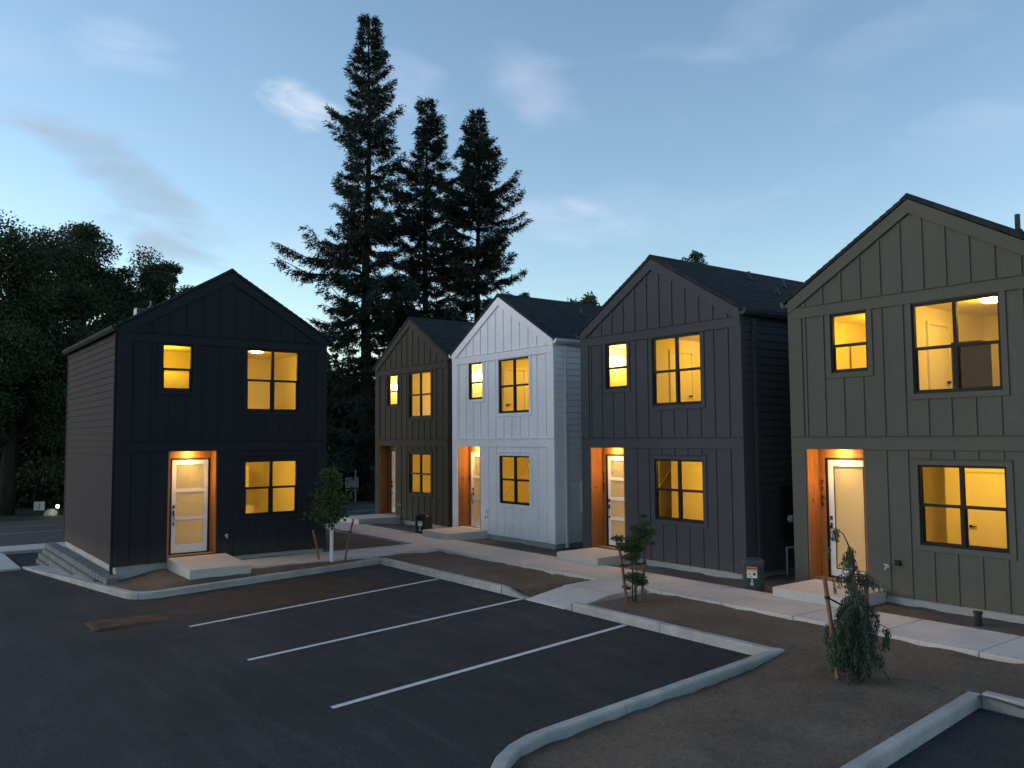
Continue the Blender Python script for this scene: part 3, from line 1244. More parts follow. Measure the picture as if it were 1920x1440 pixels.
    for side in (0, 1):
        for (p, q) in ((-0.002, 0.185), (0.189, ad)):
            b = MB()
            if side == 0:
                b.box(a0 - 0.03, a0 + 0.001, p, q, -0.01, 2.631)
            else:
                b.box(a1 - 0.001, a1 + 0.03, p, q, -0.01, 2.631)
            b.build('cedar_plank', M['cedar'], alcove)
    for (p, q) in ((0.002, 0.185), (0.189, ad)):
        MB().box(a0 + 0.003, a1 - 0.003, p, q, 2.633, 2.66).build('cedar_plank', M['cedar_h'], alcove)
    MB().box(a0 + 0.003, dw0 - 0.05, ad, ad + 0.028, -0.01, 2.63).build('cedar_plank', M['cedar'], alcove)
    MB().box(dw1 + 0.05, a1 - 0.003, ad, ad + 0.028, -0.01, 2.63).build('cedar_plank', M['cedar'], alcove)
    MB().box(dw0 - 0.048, dw1 + 0.048, ad, ad + 0.028, 2.43, 2.63).build('cedar_plank', M['cedar_h'], alcove)
    # door
    b = MB()
    jm = 0.045
    b.box(dw0 - 0.047, dw0 - 0.004, ad + 0.004, ad + 0.10, 0.0, 2.40)
    b.box(dw1 + 0.004, dw1 + 0.047, ad + 0.004, ad + 0.10, 0.0, 2.40)
    b.box(dw0 - 0.047, dw1 + 0.047, ad + 0.004, ad + 0.10, 2.401, 2.428)
    b.box(dw0 - 0.047, dw1 + 0.047, ad - 0.03, ad + 0.10, -0.012, 0.02)
    b.build('door_frame', M['door_white'] if name == 'white_house' else M['bronze'], h)
    st = 0.10 if lites != 1 else 0.13
    z0, z1 = 0.03, 2.395
    rails = []
    bot, topr = (0.21, 0.13) if lites != 1 else (0.15, 0.14)
    mid = 0.085
    hh = (z1 - z0 - bot - topr - mid * (lites - 1)) / lites
    dd0, dd1 = ad + 0.03, ad + 0.075
    b = MB()
    b.box(dw0, dw0 + st, dd0, dd1, z0, z1)
    b.box(dw1 - st, dw1, dd0, dd1, z0, z1)
    zc = z0
    b.box(dw0 + st, dw1 - st, dd0, dd1, zc, zc + bot)
    zc += bot
    panes = []
    for k in range(lites):
        panes.append((zc, zc + hh))
        zc += hh
        b.box(dw0 + st, dw1 - st, dd0, dd1, zc, zc + (mid if k < lites - 1 else topr))
        zc += mid
    door = b.build('door', M['door_white'], h)
    for (p, q) in panes:
        MB().box(dw0 + st, dw1 - st, dd0 + 0.016, dd0 + 0.026, p, q).build('frosted_pane', M['frosted'], door)
    if lites == 1:
        b = MB()
        for bxx in ((dw0 + st - 0.004, dw0 + st + 0.012, panes[0][0], panes[0][1]), (dw1 - st - 0.012, dw1 - st + 0.004, panes[0][0], panes[0][1])):
            b.box(bxx[0], bxx[1], dd0 - 0.006, dd0 + 0.002, bxx[2], bxx[3])
        b.box(dw0 + st, dw1 - st, dd0 - 0.006, dd0 + 0.002, panes[0][1] - 0.012, panes[0][1] + 0.004)
        b.box(dw0 + st, dw1 - st, dd0 - 0.006, dd0 + 0.002, panes[0][0] - 0.004, panes[0][0] + 0.012)
        b.build('glazing_bead', M['bronze'], door)
    b = MB()
    hx = dw0 + 0.05
    b.box(hx - 0.02, hx + 0.02, dd0 - 0.02, dd0, 0.98, 1.10)
    b.box(hx - 0.025, hx + 0.025, dd0 - 0.022, dd0, 1.16, 1.24)
    b.tube([(hx, dd0 - 0.01, 1.06), (hx, dd0 - 0.07, 1.04), (hx, dd0 - 0.075, 0.9), (hx, dd0 - 0.06, 0.78), (hx, dd0 - 0.01, 0.76)], 0.012, 6)
    b.box(hx - 0.018, hx + 0.018, dd0 - 0.012, dd0, 0.73, 0.79)
    b.build('door_handle', M['metal_black'], door)
    # porch light
    b = MB()
    pc = ((a0 + a1) / 2 - 0.03, 0.22)
    b.tube([(pc[0], pc[1], 2.612), (pc[0], pc[1], 2.632)], [0.075, 0.085], 16)
    b.build('porch_light', M['porch_lamp'] if lit_porch else M['sticker_white'], h)
    if lit_porch:
        point_light('porch_bulb', (pc[0], pc[1], 2.53), 6.0, (1.0, 0.66, 0.20), h, 0.05)
        dl = bpy.data.lights.new('porch_downlight', 'SPOT')
        dl.energy = 26.0
        dl.color = (1.0, 0.57, 0.19)
        dl.spot_size = R(125)
        dl.spot_blend = 0.7
        dl.shadow_soft_size = 0.05
        lo = link('porch_downlight', dl, h)
        lo.location = (pc[0], pc[1] - 0.06, 2.60)
        lo.rotation_euler = (R(-12), 0, 0)
    # numerals on the jamb
    if number:
        for k, ch in enumerate(number):
            me = text_mesh(ch, 0.155, 0.006)
            me.materials.append(M['metal_black'])
            o = link('numeral', me, alcove)
            o.location = ((a0 + dw0 - 0.05) / 2, ad - 0.008, 1.86 - k * 0.14)
            o.rotation_euler = (R(90), 0, 0)
    # ---- rooms
    room = MB()
    i0, i1, dr = 0.125, W - 0.125, 4.4
    zf_, zc_ = 0.0, 2.60
    inn = MB()

    def shell(b, s0, s1, d0, d1, z0, z1, floor=False):
        b.quad((s0, d0, z0), (s0, d0, z1), (s0, d1, z1), (s0, d1, z0))
        b.quad((s1, d0, z0), (s1, d1, z0), (s1, d1, z1), (s1, d0, z1))
        b.quad((s0, d1, z0), (s0, d1, z1), (s1, d1, z1), (s1, d1, z0))
        b.quad((s0, d0, z1), (s1, d0, z1), (s1, d1, z1), (s0, d1, z1))
    shell(inn, i0, i1, 0.141, dr, -0.005, 2.74)
    pw = bw[0] - 0.35
    shell(inn, i0, pw - 0.05, 0.141, 2.6, 2.945, 5.39)
    shell(inn, pw + 0.05, i1, 0.141, 3.5, 2.945, 5.39)
    rooms = inn.build('interior_wall', M['interior'], h)
    MB().box(i0, i1, 0.141, dr, -0.06, -0.002).build('floor', M['interior_floor'], h)
    MB().box(i0, i1, 0.141, 3.5, 2.88, 2.947).build('floor', M['interior_floor'], h)
    # inner lining of the front wall
    lin = grid_wall(i0 + 0.001, i1 - 0.001, -0.0, 5.388, ops, 0.1405, 0.150)
    lin.build('wall_lining', M['interior'], h)
    lp = power
    lowp = low or (W * 0.62, 2.0)
    point_light('room_lamp', (*lowp, 2.45), lp * 1.65, WARM, h)
    point_light('room_lamp', ((i0 + pw) / 2 + 0.1, 1.5, 5.12), lp * (1.5 if number == "7766" else 1.0), WARM, h)
    blx, bld = roof_light if roof_light else ((pw + i1) / 2, 1.7)
    point_light('room_lamp', (blx, bld, 5.17), lp * 1.15, WARM, h)
    for (x, y, z) in ((*lowp, 2.72), (blx, bld, 5.37)):
        b = MB()
        b.tube([(x, y, z), (x, y, z - 0.03), (x, y, z - 0.055)], [0.17, 0.17, 0.13], 20)
        b.build('ceiling_light', M['lamp'], h)
    return h, rooms, dict(pw=pw, W=W, D=D, dr=dr)


def interior_door(par, s0, d, z0, hinge='l', handle=True, mat=None, w=0.76, hgt=2.03):
    b = MB()
    b.box(s0, s0 + w, d - 0.03, d - 0.002, z0, z0 + hgt)
    o = b.build('interior_door', mat or M['interior_trim'], par)
    t = MB()
    for (u0, u1, v0, v1) in ((s0 - 0.07, s0 - 0.004, z0, z0 + hgt + 0.07), (s0 + w + 0.004, s0 + w + 0.07, z0, z0 + hgt + 0.07), (s0 - 0.07, s0 + w + 0.07, z0 + hgt + 0.072, z0 + hgt + 0.14)):
        t.box(u0, u1, d - 0.045, d - 0.004, v0, v1)
    t.build('door_casing', M['interior_trim'], par)
    if handle:
        hx = s0 + w - 0.07 if hinge == 'l' else s0 + 0.07
        sg = -1 if hinge == 'l' else 1
        g = MB()
        g.tube([(hx, d - 0.03, z0 + 0.98), (hx, d - 0.075, z0 + 0.98)], 0.03, 10)
        g.box(min(hx, hx + sg * 0.12), max(hx, hx + sg * 0.12), d - 0.085, d - 0.068, z0 + 0.968, z0 + 0.992)
        g.build('lever_handle', M['metal_black'], o if False else par)
    return o


def handrail(par, s0, s1, d, z0, z1):
    b = MB()
    b.tube([(s0 - 0.10, d, z0), (s0, d - 0.05, z0 + 0.02), (s1, d - 0.05, z1)], 0.024, 8)
    for t in (0.15, 0.5, 0.85):
        x = s0 + (s1 - s0) * t
        z = z0 + (z1 - z0) * t
        b.tube([(x, d - 0.05, z), (x, d, z - 0.06)], 0.01, 6)
    return b.build('handrail', M['interior_trim'], par)


def vanity(par, s, d, z):
    b = MB()
    b.box(s - 0.3, s + 0.3, d - 0.05, d - 0.002, z + 0.02, z + 0.10)
    o = b.build('vanity_light', M['brushed'], par)
    for k in (-0.2, 0.0, 0.2):
        g = MB()
        g.tube([(s + k, d - 0.12, z - 0.10), (s + k, d - 0.12, z - 0.04), (s + k, d - 0.12, z + 0.03), (s + k, d - 0.12, z + 0.06)], [0.035, 0.06, 0.05, 0.02], 12)
        g.build('lamp_globe', M['vanity'], o)
    return o




ROW = dict(al=(0.32, 1.54), sw=(0.982, 1.671), bw=(2.644, 4.081), lw=(2.66, 4.075))
H1P = dict(al=(1.198, 2.341), sw=(1.023, 1.671), bw=(3.15, 4.524), lw=(3.132, 4.513))
G = 'gabled two-storey houses round the parking lot'
h1, r1, i1 = make_house('black_house', 'navy-black house with its door facing the parking bays and a retaining wall beside it', (-21.79, 4.51, 0), R(90), NAVY, 5.35, 7.05, **H1P, lites=3, number='7760', lit_porch=True, power=8.5, group=G, gutter_mat=NAVY, roof_light=(3.74, 1.0))
h2, r2, i2 = make_house('olive_house', 'shade-darkened olive house with an unlit entry, between the tall firs and the white house', (-29.44, 15.48, 0), 0, OLIVE_SHADED, 5.25, 9.0, **ROW, lites=3, number='', lit_porch=False, power=10.0, group=G, gutter_mat=OLIVE_SHADED)
h3, r3, i3 = make_house('white_house', 'white board-and-batten house with a dark shingle roof and cedar entry', (-23.48, 15.24, 0), 0, WHITE, 5.25, 9.0, **ROW, lites=3, number='7764', lit_porch=True, power=10.0, group=G, gutter_mat=M['gutter_white'])
h4, r4, i4 = make_house('charcoal_house', 'charcoal grey house beside the white house, door numbered 7762', (-16.83, 15.09, 0), 0, CHAR, 5.25, 9.0, **ROW, lites=4, number='7762', lit_porch=True, power=10.0, group=G, gutter_mat=CHAR, low=(3.3, 1.2))
h5, r5, i5 = make_house('olive_house', 'olive grey house with a full-glass white door, numbered 7766', (-10.37, 15.19, 0), 0, OLIVE, 5.25, 9.0, **ROW, lites=1, number='7766', lit_porch=True, power=10.0, group=G, gutter_mat=OLIVE, roof_light=(3.58, 1.0), low=(2.7, 1.5))

# what shows through the windows
b = MB()
b.box(2.9, 3.0, 2.6, 4.39, 0.0, 2.735)
b.box(3.002, 3.45, 3.2, 4.39, 0.0, 2.735)
b.build('partition_wall', M['interior'], h1)
b = MB()
b.box(4.05, 4.5, 3.2, 3.9, 0.0, 0.9)
b.box(4.2, 4.45, 3.5, 3.8, 1.4, 2.1)
b.build('cabinet', M['interior_trim'], h1)
b = MB()
b.box(0.3, 2.2, 1.9, 2.3, 2.95, 4.75)
b.build('shower_wall', M['interior_trim'], h1)
def vanity_left(par, d, z):
    """light bar on the left wall of the small upper room"""
    b = MB()
    b.box(0.127, 0.17, d - 0.28, d + 0.28, z + 0.03, z + 0.10)
    o = b.build('vanity_light', M['brushed'], par)
    for k in (-0.2, 0.0, 0.2):
        g = MB()
        g.tube([(0.24, d + k, z - 0.10), (0.24, d + k, z - 0.04), (0.24, d + k, z + 0.03), (0.24, d + k, z + 0.06)], [0.035, 0.06, 0.05, 0.02], 12)
        g.build('lamp_globe', M['vanity'], o)
    point_light('vanity_bulb', (0.42, d, z - 0.02), 3.6, (1.0, 0.66, 0.16), par, 0.06)


def door_left(par, s, d0, z0, w=0.76, hgt=2.03, near=False):
    """interior door on a left-hand wall face at s"""
    MB().box(s + 0.002, s + 0.03, d0, d0 + w, z0, z0 + hgt).build('interior_door', M['interior_trim'], par)
    t = MB()
    t.box(s + 0.002, s + 0.045, d0 - 0.075, d0 - 0.006, z0, z0 + hgt + 0.07)
    t.box(s + 0.002, s + 0.045, d0 + w + 0.006, d0 + w + 0.075, z0, z0 + hgt + 0.07)
    t.box(s + 0.002, s + 0.045, d0 - 0.075, d0 + w + 0.075, z0 + hgt + 0.072, z0 + hgt + 0.14)
    t.build('door_casing', M['interior_trim'], par)
    hd = d0 + (0.07 if near else w - 0.07)
    g = MB()
    g.tube([(s + 0.03, hd, z0 + 0.98), (s + 0.08, hd, z0 + 0.98)], 0.03, 10)
    sg = 0.12 if near else -0.12
    g.box(s + 0.068, s + 0.085, min(hd, hd + sg), max(hd, hd + sg), z0 + 0.966, z0 + 0.994)
    g.build('lever_handle', M['metal_black'], par)


def rail_left(par, d0, d1, z0, z1):
    b = MB()
    s = 0.19
    b.tube([(0.13, d0 - 0.02, z0 - 0.06), (s, d0 - 0.04, z0 - 0.03), (s, d0, z0), (s, d1, z1)], 0.026, 8)
    for t in (0.12, 0.5, 0.88):
        b.tube([(s, d0 + (d1 - d0) * t, z0 + (z1 - z0) * t), (0.127, d0 + (d1 - d0) * t, z0 + (z1 - z0) * t - 0.06)], 0.01, 6)
    b.build('handrail', M['interior_trim'], par)


vanity_left(h2, 0.66, 4.98)
vanity_left(h3, 0.92, 5.02)
vanity_left(h4, 1.12, 5.04)
rail_left(h3, 2.1, 3.5, 1.0, 2.3)
rail_left(h2, 2.0, 3.4, 1.0, 2.3)
# charcoal house: stair flight in a corridor behind a partition
b = MB()
for k in range(8):
    b.box(0.127, 1.05, 2.35 + k * 0.25, 2.35 + (k + 1) * 0.25 if k < 7 else 4.39, 0.0, 0.19 * (k + 1))
b.build('staircase', M['interior_floor'], h4)
rail_left(h4, 2.3, 3.6, 1.05, 2.25)
b = MB()
b.box(1.1, 5.12, 2.25, 2.35, 0.0, 2.735)
b.build('partition_wall', M['interior'], h4)
door_left(h4, 2.344, 0.95, 2.95)
door_left(h3, 2.344, 0.42, 2.95, near=True)
door_left(h5, 2.344, 1.1, 2.95)
MB().box(2.38, 2.93, 1.95, 2.45, 2.95, 4.74).build('wardrobe', M['interior_dark'], h5)
interior_door(h5, 2.1, 3.0, 0.0, 'r')
b = MB()
b.box(1.65, 3.10, 3.002, 3.1, 0.0, 2.735)
b.box(3.102, 3.2, 3.002, 4.39, 0.0, 2.735)
b.build('partition_wall', M['interior'], h5)
interior_door(h5, 3.45, 4.398, 0.0, 'l')
b = MB()
b.box(0.18, 2.2, 2.0, 2.4, 2.95, 4.9)
b.build('shower_wall', M['interior_trim'], h5)

# house fittings
def fitting(name, mb, mat, par):
    return mb.build(name, mat, par)


for hh_, Wd in ((h1, 5.35), (h2, 5.25), (h3, 5.25), (h4, 5.25), (h5, 5.25)):
    s_ = {h1: 2.62}.get(hh_, 1.98)
    if hh_ is h4:
        continue
    z_ = 0.42
    b = MB()
    b.tube([(s_, -0.02, z_), (s_, -0.10, z_), (s_, -0.13, z_ - 0.05)], [0.014, 0.014, 0.018], 8)
    b.tube([(s_ - 0.035, -0.10, z_ + 0.04), (s_ + 0.035, -0.10, z_ + 0.04)], 0.012, 6)
    b.tube([(s_, -0.02, z_), (s_, -0.03, z_)], 0.035, 10)
    b.build('hose_tap', M['brushed'], hh_)
b = MB()
b.box(1.90, 2.02, -0.05, -0.0, 0.52, 0.64)
b.build('outlet_cover', M['gutter_white'], h3)
b = MB()
b.box(2.12, 2.22, -0.045, -0.0, 0.46, 0.56)
b.build('outlet_cover', M['bronze'], h5)
# downspouts
def downspout(hh_, s, d, mat, z0=-0.15, ztop_=5.52):
    b = MB()
    b.box(s - 0.033, s + 0.033, d - 0.04, d + 0.04, z0, ztop_)
    b.box(s - 0.036, s + 0.036, d - 0.044, d + 0.044, 2.7, 2.73)
    b.box(s - 0.036, s + 0.036, d - 0.044, d + 0.044, 4.4, 4.43)
    return b.build('downspout', mat, hh_)


downspout(h1, -0.075, 0.10, NAVY, -0.35)
downspout(h3, 5.25 + 0.075, 0.40, M['gutter_white'], -0.25)
downspout(h4, 5.25 + 0.075, 0.40, CHAR)
downspout(h2, 5.25 + 0.075, 0.40, OLIVE_SHADED)
# meters on side walls
b = MB()
b.box(5.285, 5.40, 0.96, 1.16, 0.72, 1.62)
b.build('meter_box', M['gutter_white'], h3)
b = MB()
b.box(5.285, 5.37, 1.25, 1.62, 0.55, 1.75)
mb_ = b.build('meter_box', M['bronze'], h4)
b = MB()
b.tube([(5.37, 1.46, 1.0), (5.44, 1.46, 1.0), (5.47, 1.46, 1.0)], [0.085, 0.085, 0.06], 16)
b.build('meter_glass', M['brushed'], mb_)
b = MB()
b.tube([(5.33, 1.38, -0.3), (5.33, 1.38, 0.36), (5.42, 1.38, 0.36), (5.42, 1.52, 0.36)], 0.022, 8)
b.build('gas_pipe', M['brushed'], h4)
# roof vents
for hh_, lst in ((h3, ((3.55, 2.6, 'pipe'), (4.2, 3.4, 'box'))), (h4, ((3.2, 3.1, 'pipe'), (3.4, 4.3, 'pipe'), (4.1, 3.0, 'pipe'))), (h1, ((1.5, 4.5, 'box'), (1.9, 5.0, 'pipe'))), (h5, ((4.16, 0.81, 'pipe'),))):
    for (s_, d_, k_) in lst:
        zr = RIDGE - SL * abs(s_ - 2.625)
        b = MB()
        if k_ == 'pipe':
            hgt = 0.33 if hh_ is h5 else 0.2
            b.tube([(s_, d_, zr - 0.05), (s_, d_, zr + hgt)], 0.045, 10)
            b.tube([(s_, d_, zr - 0.03), (s_, d_, zr + 0.06)], [0.12, 0.06], 10)
            b.build('vent_pipe', M['metal_black'], hh_)
        else:
            b.prism([(d_ - 0.2, zr - 0.12), (d_ + 0.2, zr - 0.12), (d_ + 0.17, zr + 0.10), (d_ - 0.17, zr + 0.10)], 0, s_ - 0.18, s_ + 0.18)
            b.build('roof_vent', M['metal_black'], hh_)

# ---- door steps
def step(x0, x1, y0, y1, zf, th, label):
    b = MB()
    P = [(x0, y0), (x1, y0), (x1, y1), (x0, y1)]
    b.v += [(x, y, zf(x, y)) for x, y in P] + [(x, y, zf(x, y) - th) for x, y in P]
    b.f += [(0, 1, 2, 3), (7, 6, 5, 4), (0, 4, 5, 1), (1, 5, 6, 2), (2, 6, 7, 3), (3, 7, 4, 0)]
    o = bevel(b.build('door_step', M['concrete'], None), 0.014, 2)
    tag(o, label, 'step', 'concrete steps at the front doors')
    return o


step(-21.765, -19.85, 5.68, 7.12, lambda x, y: -0.016 - 0.035 * (x + 21.79), 0.36, 'wide concrete step at the door of the navy-black house')
for (hx, hy, who) in ((-29.44, 15.48, 'shade-darkened olive house with the unlit entry'), (-23.48, 15.24, 'white house'), (-16.83, 15.09, 'charcoal house'), (-10.37, 15.19, 'olive grey house with the full-glass door')):
    f0 = 14.0 if hx > -29 else 14.0
    step(hx + 0.40, hx + 1.92, f0 - 0.22, hy + 0.03, lambda x, y: -0.016, 0.34, 'concrete step at the door of the ' + who)
# alcove floor under each door
for hh_, al in ((h1, H1P['al']), (h2, ROW['al']), (h3, ROW['al']), (h4, ROW['al']), (h5, ROW['al'])):
    MB().box(al[0] - 0.0, al[1] + 0.0, 0.031, 0.48, -0.10, -0.014).build('entry_slab', M['concrete'], hh_)

# ------------------------------------------------------------------ retaining wall beside the first house
for k in range(6):
    xa, xb = -20.9 - k * 1.25, -20.9 - (k + 1) * 1.25 + 0.012
    P4 = []
    for xx in (xb, xa):
        ky = float(np.interp(xx, [-28.6, -24.0, -20.5], [3.45, 3.92, 4.28])) + 0.06
        P4.append((xx, ky, float(ztop(xx, 4)) - 0.012))
        P4.append((xx, 4.20, float(ztop(xx, 4)) + 0.005))
    b = MB()
    top = [P4[0], P4[2], P4[3], P4[1]]
    b.v += top + [(q[0], q[1], q[2] - 0.2) for q in top]
    b.f += [(0, 1, 2, 3), (7, 6, 5, 4), (0, 4, 5, 1), (1, 5, 6, 2), (2, 6, 7, 3), (3, 7, 4, 0)]
    b.build('paving_slab', M['kerb'], walk)

rw = empty('retaining_wall', (-21.2, 4.1, -0.5))
tag(rw, 'grey stacked-block retaining wall stepping along the side of the navy-black house', 'wall')
bm_cache = {}
rr_ = random.Random(5)
def block_mesh(k):
    if k not in bm_cache:
        r = random.Random(k)
        b = MB()
        d = 0.012
        b.prism([(0.0 + r.uniform(0, d), 0.03), (0.06, r.uniform(0, d)), (0.32, r.uniform(0, d)), (0.382 - r.uniform(0, d), 0.03), (0.335, 0.30), (0.05, 0.30)], 2, 0.0, 0.146)
        bm_cache[k] = b.mesh('block', M['block'])
    return bm_cache[k]


for course in range(5):
    zt = -0.30 - course * 0.15
    # the wall follows the house side; lower courses come forward and start further down the slope
    x = -21.25 - course * 0.8 - (0.2 if course % 2 else 0)
    while x > -29.7:
        t_ = (-21.25 - x) / 8.4
        yb = 4.27 - 0.085 * course - 0.06 * t_
        gz = float(ztop(x, 3.7)) - 0.12
        if zt > gz - 0.05:
            o = link('block', block_mesh(rr_.randrange(6)), rw)
            o.location = (x - 0.395 + 21.2, yb - 4.1 - 0.07, zt - 0.15 + 0.5)
        x -= 0.402
b = MB()
b.prism([(-29.6, 4.46), (-21.25, 4.46), (-21.25, 4.28), (-29.6, 4.22)], 2, -1.2, -0.33)
o = b.build('gravel_fill', M['block'], rw)
o.location = (21.2, -4.1, 0.5)

# ------------------------------------------------------------------ utility pieces
def pedestal(x, y, z, rz, wdt, dep, hgt, mat, label, sticker):
    root = empty('utility_pedestal', (x, y, z), rz)
    tag(root, label, 'utility box')
    b = MB()
    n = 18

    def ring(sc_, zz):
        out = []
        for k in range(n):
            a = 2 * math.pi * k / n
            c, s = math.cos(a), math.sin(a)
            e = 0.45
            out.append((math.copysign(abs(c) ** e, c) * wdt / 2 * sc_, math.copysign(abs(s) ** e, s) * dep / 2 * sc_, zz))
        return out
    rings = [ring(1.0, -0.06), ring(0.97, hgt * 0.72), ring(1.05, hgt * 0.74), ring(1.04, hgt * 0.86), ring(0.9, hgt * 0.95), ring(0.5, hgt)]
    for r_ in rings:
        b.v += r_
    for i in range(len(rings) - 1):
        for k in range(n):
            k2 = (k + 1) % n
            b.f.append((i * n + k, i * n + k2, (i + 1) * n + k2, (i + 1) * n + k))
    b.f.append(tuple(range((len(rings) - 1) * n, len(rings) * n)))
    b.build('cabinet', mat, root)
    b = MB()
    b.tube([(0.0, -dep / 2 - 0.0, hgt * 0.20), (0.0, -dep / 2 - 0.03, hgt * 0.20)], 0.035, 10)
    b.box(-0.015, 0.015, -dep / 2 - 0.02, -dep / 2 + 0.01, hgt * 0.25, hgt * 0.36)
    b.build('padlock', M['brushed'], root)
    w2, s0, s1 = sticker
    fy = -dep / 2 * 0.985 - 0.006
    pl = MB().box(-w2 / 2, w2 / 2, fy - 0.002, fy + 0.004, s0, s1).build('sticker', M['sticker_white'], root)
    return root, pl, fy


root, pl, fy = pedestal(-10.78, 14.28, -0.22, R(28), 0.42, 0.34, 0.62, M['green_box'], 'dark green utility pedestal with an orange and white warning sticker', (0.20, 0.24, 0.46))
MB().box(-0.095, 0.095, fy - 0.0035, fy - 0.0021, 0.40, 0.452).build('sticker_band', M['sticker_orange'], pl)
MB().box(-0.095, 0.095, fy - 0.0035, fy - 0.0021, 0.37, 0.385).build('sticker_band', M['sticker_orange'], pl)
me = text_mesh('WARNING', 0.040, 0.0005)
me.materials.append(M['metal_black'])
o = link('lettering', me, pl)
o.location = (0, fy - 0.0042, 0.412)
o.rotation_euler = (R(90), 0, 0)
for (p, q, s0, s1) in ((-0.08, -0.02, 0.31, 0.33), (0.02, 0.07, 0.29, 0.345), (-0.08, 0.0, 0.27, 0.28)):
    MB().box(p, q, fy - 0.0035, fy - 0.0021, s0, s1).build('pictogram', M['metal_black'], pl)
root, pl, fy = pedestal(-23.72, 14.22, -0.22, R(28), 0.52, 0.44, 0.66, M['metal_black'], 'black domed utility pedestal with a small pale label', (0.16, 0.26, 0.42))
MB().box(-0.06, 0.06, fy - 0.0035, fy - 0.0021, 0.36, 0.40).build('print', M['sign_grey'], pl)

st_ = empty('pipe_stub', (-6.54, 14.58, -0.24))
tag(st_, 'short dark capped pipe in the soil by the olive grey house', 'pipe')
MB().tube([(0, 0, -0.1), (0, 0, 0.16)], 0.06, 12).build('pipe', M['metal_black'], st_)
MB().tube([(0, 0, 0.161), (0, 0, 0.20)], 0.075, 12).build('cap', M['metal_black'], st_)

# silted drain cover
dr = empty('storm_drain', (-17.35, 3.9, float(zl(-17.35, 3.9))))
tag(dr, 'storm drain covered with silty brown filter cloth on the asphalt', 'drain')
nx, ny = 30, 18
X, Y = np.meshgrid(np.linspace(-0.42, 0.42, nx), np.linspace(-0.74, 0.74, ny))
r_ = np.random.default_rng(3)
Z = 0.016 + fuzz(X * 2, Y * 2, 0.006, 9)
edge = np.minimum(np.minimum(X + 0.42, 0.42 - X), np.minimum(Y + 0.74, 0.74 - Y))
Z = np.where(edge < 0.01, -0.012, Z + 0.008)
X2 = X + fuzz(Y * 3, X * 0, 0.012, 4)
Y2 = Y + fuzz(X * 3, Y * 0, 0.012, 5)
V = np.stack([X2, Y2, Z], -1).reshape(-1, 3)
i_ = np.arange(ny - 1)[:, None] * nx + np.arange(nx - 1)[None]
Fc = np.stack([i_, i_ + 1, i_ + nx + 1, i_ + nx], -1).reshape(-1, 4)
me = mesh_np('filter_cloth', V, Fc, M['silt'])
smooth(me)
link('filter_cloth', me, dr)
b = MB()
b.box(-0.36, 0.36, -0.66, 0.66, -0.10, -0.02)
b.build('grate', M['metal_black'], dr)


# ------------------------------------------------------------------ trees
def tubes(name, chains, mat, parent, sides=6):
    b = MB()
    for pts, rad in chains:
        b.tube(pts, rad, sides)
    me = bpy.data.meshes.new(name)
    me.from_pydata(b.v, [], b.f)
    me.materials.append(mat)
    smooth(me)
    return link(name, me, parent)


